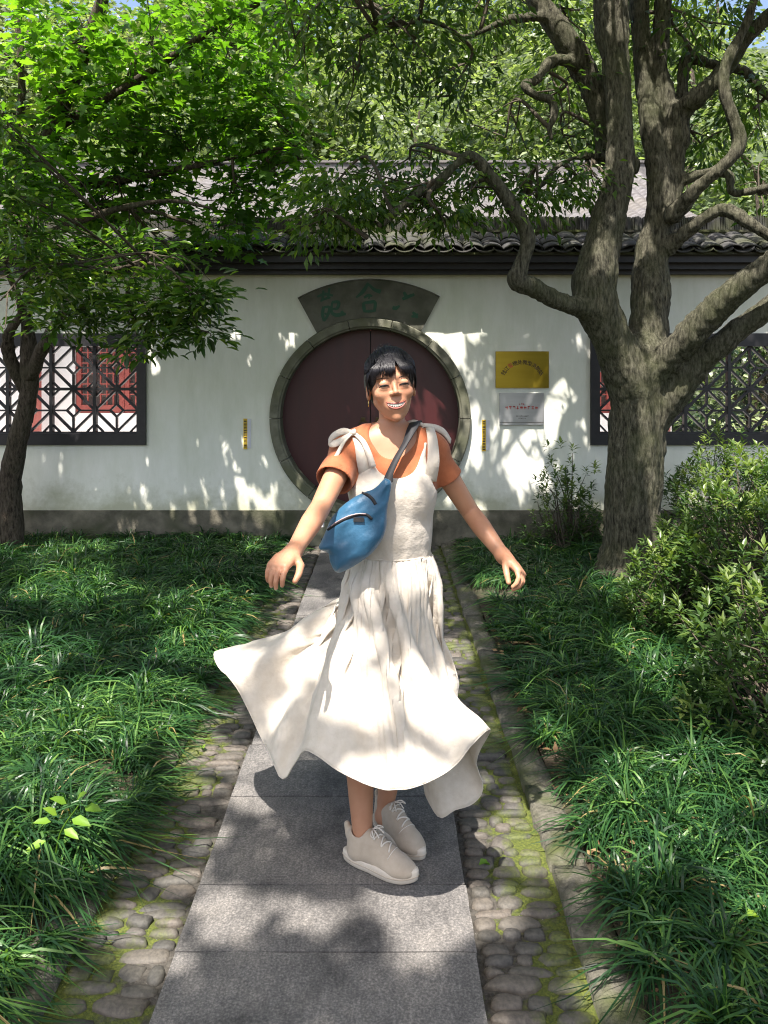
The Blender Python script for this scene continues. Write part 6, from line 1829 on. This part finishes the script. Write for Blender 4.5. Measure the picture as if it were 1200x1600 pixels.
# ---- shoes
M_shoe = mat_cloth('beige_suede', (0.43, 0.355, 0.27), (0.51, 0.43, 0.335), wr=.12, scale=500)
M_sole = pmat('cream_rubber', (0.60, 0.53, 0.43), (0.66, 0.59, 0.49), 40, .6, .1)
M_lace = pmat('beige_lace', (0.66, 0.60, 0.51), (0.74, 0.68, 0.59), 200, .8, .2)
def shoe(heel, toe, z0, pitch_, lab):
    heel = np.asarray(heel, float); toe = np.asarray(toe, float); a = math.atan2(toe[1] - heel[1], toe[0] - heel[0])
    F = Field((-.035, -.06, -.005), (.275, .06, .15), .0026)
    F.ell((.186, -.002, .034), (.062, .043, .028), .018)
    F.chain([(.050, 0, .045, .036), (.110, 0, .046, .038), (.175, 0, .040, .036)], .02)
    F.chain([(.034, 0, .045, .035), (.032, 0, .085, .031)], .02)
    F.chain([(.075, 0, .098, .022), (.105, 0, .082, .027), (.150, 0, .060, .028)], .018)
    F.chain([(.050, 0, .080, .032), (.095, 0, .068, .034)], .02)
    F.chain([(.002, 0, .080, .012), (-.006, 0, .112, .010)], .010)
    F.chain([(.040, 0, .145, .032), (.046, 0, .105, .028), (.052, 0, .085, .024)], .006, True)
    F.plane((0, 0, .012), (0, 0, -1))
    V, Q = F.mesh(); V = smooth_mesh(V, Q, 1, .4)
    up = obj('shoe', mesh_np('shoe', V, Q, M_shoe, smooth=True))
    up['label'] = lab
    up.matrix_world = Matrix.Translation((heel[0], heel[1], z0)) @ Matrix.Rotation(a, 4, 'Z') @ Matrix.Rotation(pitch_, 4, 'Y') @ Matrix.Scale(.97, 4)
    up.parent = person; up.matrix_parent_inverse = INV
    # sole
    n = 44; th = np.linspace(0, 2 * np.pi, n, endpoint=False)
    ox = .118 + .136 * np.sign(np.cos(th)) * np.abs(np.cos(th)) ** .86
    wdt = np.interp(ox, [-.02, .03, .09, .17, .21, .256], [.030, .036, .035, .047, .045, .030])
    oy = wdt * np.sign(np.sin(th)) * np.abs(np.sin(th)) ** .8
    prof = [(.90, 0.0), (.985, .004), (1.02, .016), (1.03, .027), (.985, .033), (.80, .034)]
    V = []
    for s_, z in prof:
        lift = .010 * np.clip((ox - .2) / .056, 0, 1) ** 2
        V += [(.118 + (x - .118) * (1 + (s_ - 1) * .35), y * s_, z * (1 + .10 * (x > .19)) + l_) for x, y, l_ in zip(ox, oy, lift)]
    Fq = [(k * n + q, k * n + (q + 1) % n, (k + 1) * n + (q + 1) % n, (k + 1) * n + q) for k in range(len(prof) - 1) for q in range(n)] + [tuple(range(n - 1, -1, -1)), tuple((len(prof) - 1) * n + q for q in range(n))]
    mb = MB(); mb.add(V, Fq); so = mb.build('sole', M_sole, up, smooth=True)
    mb = MB(); c_ = np.array([(.118 + (x - .118) * 1.012, y * 1.035, .0175 + .010 * max(0, (x - .2) / .056) ** 2) for x, y in zip(ox, oy)]); c_ = np.vstack([c_, c_[:1]])
    Vt, Ft = tube_np(c_, np.full(len(c_), .0014), 5, False); mb.add(Vt, Ft); mb.build('sole_line', M_shoe, up, smooth=True)
    bv = BVHTree.FromPolygons([tuple(p) for p in up.data.vertices[:] and [v_.co[:] for v_ in up.data.vertices]], [tuple(p.vertices) for p in up.data.polygons])
    def top(x, y):
        h_ = bv.ray_cast(Vector((x, y, .3)), Vector((0, 0, -1)))[0]
        return np.array([x, y, (h_.z if h_ is not None else .06) + .002])
    for k, x in enumerate((.100, .114, .128, .142, .156)):
        mb = MB(); mb.tube(np.array([top(x + .004 * math.sin(q * 3) + (.006 if k % 2 else -.006) * q / .02, q) for q in np.linspace(-.021, .021, 7)]), .0026, 6)
        mb.build('lace', M_lace, up, smooth=True)
    kn = top(.090, 0) + (0, 0, .003)
    for s_ in (-1, 1):
        lp = spline([kn, kn + (.012, s_ * .020, .006), kn + (.022, s_ * .032, -.004), kn + (.010, s_ * .026, -.004), kn], 5)
        mb = MB(); mb.tube(lp, .0022, 6); mb.build('lace_bow', M_lace, up, smooth=True)
        mb = MB(); mb.tube(spline([kn, kn + (.016, s_ * .010, .004), kn + (.034, s_ * .016, -.010)], 5), .0022, 6); mb.build('lace_end', M_lace, up, smooth=True)
    # seam where the toe cap is stitched on
    mb = MB(); mb.tube(np.array([top(.172 + .9 * q * q * -8, q) - (0, 0, .0012) for q in np.linspace(-.034, .034, 13)]), .0013, 5); mb.build('toe_seam', M_lace, up, smooth=True)
    return up
shoe((-.112, 2.436), (.10, 2.315), FLOOR + .001, 0.0, 'nearer beige sneaker')
shoe((-.022, 2.625), (.105, 2.455), FLOOR + .001, 0.04, 'farther beige sneaker behind the other foot')

# ================================================================ the blue waist bag worn across her front
bag = empty('waist_bag', tuple(at(555, 893, 2.34))); tag(bag, 'blue nylon waist bag slung diagonally across her chest on a black strap', 'bag')
def BG_(o, parent=None):
    if parent is None:
        o.parent = bag; o.matrix_parent_inverse = Matrix.Translation(bag.location).inverted()
    else:
        o.parent = parent
    return o
M_nylon = mat_cloth('blue_nylon', (0.018, 0.088, 0.165), (0.028, 0.118, 0.215), wr=.16, rough=.42, scale=1200, big=12)
M_nylon.node_tree.nodes['Principled BSDF'].inputs['Specular IOR Level'].default_value = .5
M_strap = pmat('black_webbing', (0.012, 0.012, 0.014), (0.02, 0.02, 0.023), 200, .7, .4, 500, .001)
BY = 2.325
ZB = lambda x, y: at(480 + x / 4.615, 640 + y / 4.615, BY)
OUT = [(560,492),(608,520),(600,600),(582,690),(575,760),(573,830),(556,900),(520,970),(460,1040),(380,1100),(300,1148),(240,1172),(205,1168),(178,1130),(160,1080),(150,1030),(84,1000),(110,930),(140,860),(165,800),(215,730),(280,672),(350,625),(420,592),(470,575),(510,545)]
O2 = np.array([ZB(*q)[[0, 2]] for q in OUT])
O2 = spline(np.vstack([O2, O2[:1]]), 3)[:-1]
def poly_sd(X, Z, poly):
    d = np.full(X.shape, 1e9); ins = np.zeros(X.shape, bool)
    n = len(poly)
    for k in range(n):
        a, b_ = poly[k], poly[(k + 1) % n]
        e = b_ - a; w = np.stack([X - a[0], Z - a[1]], -1)
        t = np.clip((w @ e) / (e @ e + 1e-12), 0, 1)
        d = np.minimum(d, np.hypot(w[..., 0] - t * e[0], w[..., 1] - t * e[1]))
        c = ((a[1] > Z) != (b_[1] > Z)) & (X < (b_[0] - a[0]) * (Z - a[1]) / (b_[1] - a[1] + 1e-12) + a[0])
        ins ^= c
    return np.where(ins, -d, d)
lo = np.array([O2[:, 0].min() - .02, BY - .07, O2[:, 1].min() - .02]); hi = np.array([O2[:, 0].max() + .02, BY + .07, O2[:, 1].max() + .02])
G = Field(lo, hi, .0032)
gx = lo[0] + .0032 * np.arange(G.g.shape[0]); gz = lo[2] + .0032 * np.arange(G.g.shape[2])
XX, ZZ = np.meshgrid(gx, gz, indexing='ij')
sd = poly_sd(XX, ZZ, O2)
low = np.clip((at(0, 800, BY)[2] - ZZ) / .10, -.4, 1)                  # the pouch is fuller below
thk = (.030 + .012 * low) * np.sqrt(np.clip(1 - (1 - np.clip(-sd / .045, 0, 1)) ** 2, 0, 1)) + .001
RX_, RZ_ = XX * .75 + ZZ * .66, ZZ * .75 - XX * .66
wr = .0026 * vnoise(np.stack([RX_.ravel() * .45, 0 * XX.ravel(), RZ_.ravel() * 1.3], 1), 60, 3).reshape(XX.shape) + .0036 * vnoise(np.stack([XX.ravel() * 1.6, 0 * XX.ravel(), ZZ.ravel()], 1), 24, 6).reshape(XX.shape)
gy = lo[1] + .0032 * np.arange(G.g.shape[1])
dy = np.abs(gy[None, :, None] - BY) - (thk + wr * np.clip(-sd / .01, 0, 1))[:, None, :]
G.g = np.maximum(dy * .8, sd[:, None, :] + 0 * dy).astype(np.float32)
V, Q = G.mesh(); V = smooth_mesh(V, Q, 2, .4)
pouch = BG_(obj('pouch', mesh_np('pouch', V, Q, M_nylon, smooth=True)))
bb = BVHTree.FromPolygons([tuple(p) for p in V], [tuple(f) for f in Q])
def on_bag(x, y, off=.001):
    p = ZB(x, y); h_ = bb.ray_cast(Vector((p[0], BY - .2, p[2])), Vector((0, 1, 0)))[0]
    return np.array([p[0], (h_.y if h_ is not None else BY) - off, p[2]])
def zip_band(pts, w, mat, name, off=.0015):
    L = spline([np.r_[q, 0] for q in pts], 8)[:, :2]
    C = np.array([on_bag(x, y, off) for x, y in L]); tg = np.gradient(C, axis=0); tg /= np.linalg.norm(tg, axis=1, keepdims=True)
    sd_ = np.cross(tg, [0, -1, 0]); sd_ /= np.linalg.norm(sd_, axis=1, keepdims=True)
    return BG_(ribbon(list(C), [w] * len(C), list(sd_), .0012, 1).build(name, mat, smooth=True))
zip_band([(395,602),(435,610),(470,635),(495,672)], .0048, M_strap, 'zipper')
zip_band([(150,862),(210,812),(290,768),(370,745),(430,745),(468,775)], .0042, M_strap, 'zipper')
zip_band([(150,852),(210,802),(290,758),(370,737),(425,738)], .0018, pmat('grey_piping', (0.36, 0.26, 0.28), (0.42, 0.33, 0.33), 60, .5, 0), 'zipper_teeth', .0035)
c = on_bag(375, 775, .004); mb = MB(); mb.box(c[0] - .016, c[0] + .016, c[1] - .002, c[1] + .002, c[2] - .007, c[2] + .005); BG_(mb.build('zip_puller', M_strap))
# strap over her shoulder on the picture's right, round her back and under the other arm
sp_ = [wp(606,758,2.335), wp(608,742,2.345), wp(622,712,2.368), wp(636,688,2.395), wp(645,668,2.43), wp(650,659,2.485), wp(652,668,2.56)]
BG_(ribbon(sp_, [.018] * 7, [(.8, -.1, .55)] * 4 + [(1, 0, .2)] * 3, .0016).build('strap', M_strap, smooth=True))
bk = [wp(652,668,2.56), wp(640,720,2.615), wp(600,780,2.62), wp(560,830,2.58), wp(530,850,2.50), wp(505,850,2.40), wp(502,850,2.345)]
BG_(ribbon(bk, [.017] * 7, [(1, 0, .2), (.8, 0, .6), (.6, 0, .8), (.4, .3, .9), (.1, .4, .9), (0, .2, 1), (.1, .1, 1)], .0016).build('strap', M_strap, smooth=True))
c = wp(503, 818, 2.37); mb = MB(); mb.box(c[0] - .007, c[0] + .007, c[1] - .001, c[1] + .001, c[2] - .011, c[2] + .009); BG_(mb.build('white_tag', pmat('white_label', (.7, .7, .7), (.75, .75, .75), 50, .6, 0)))
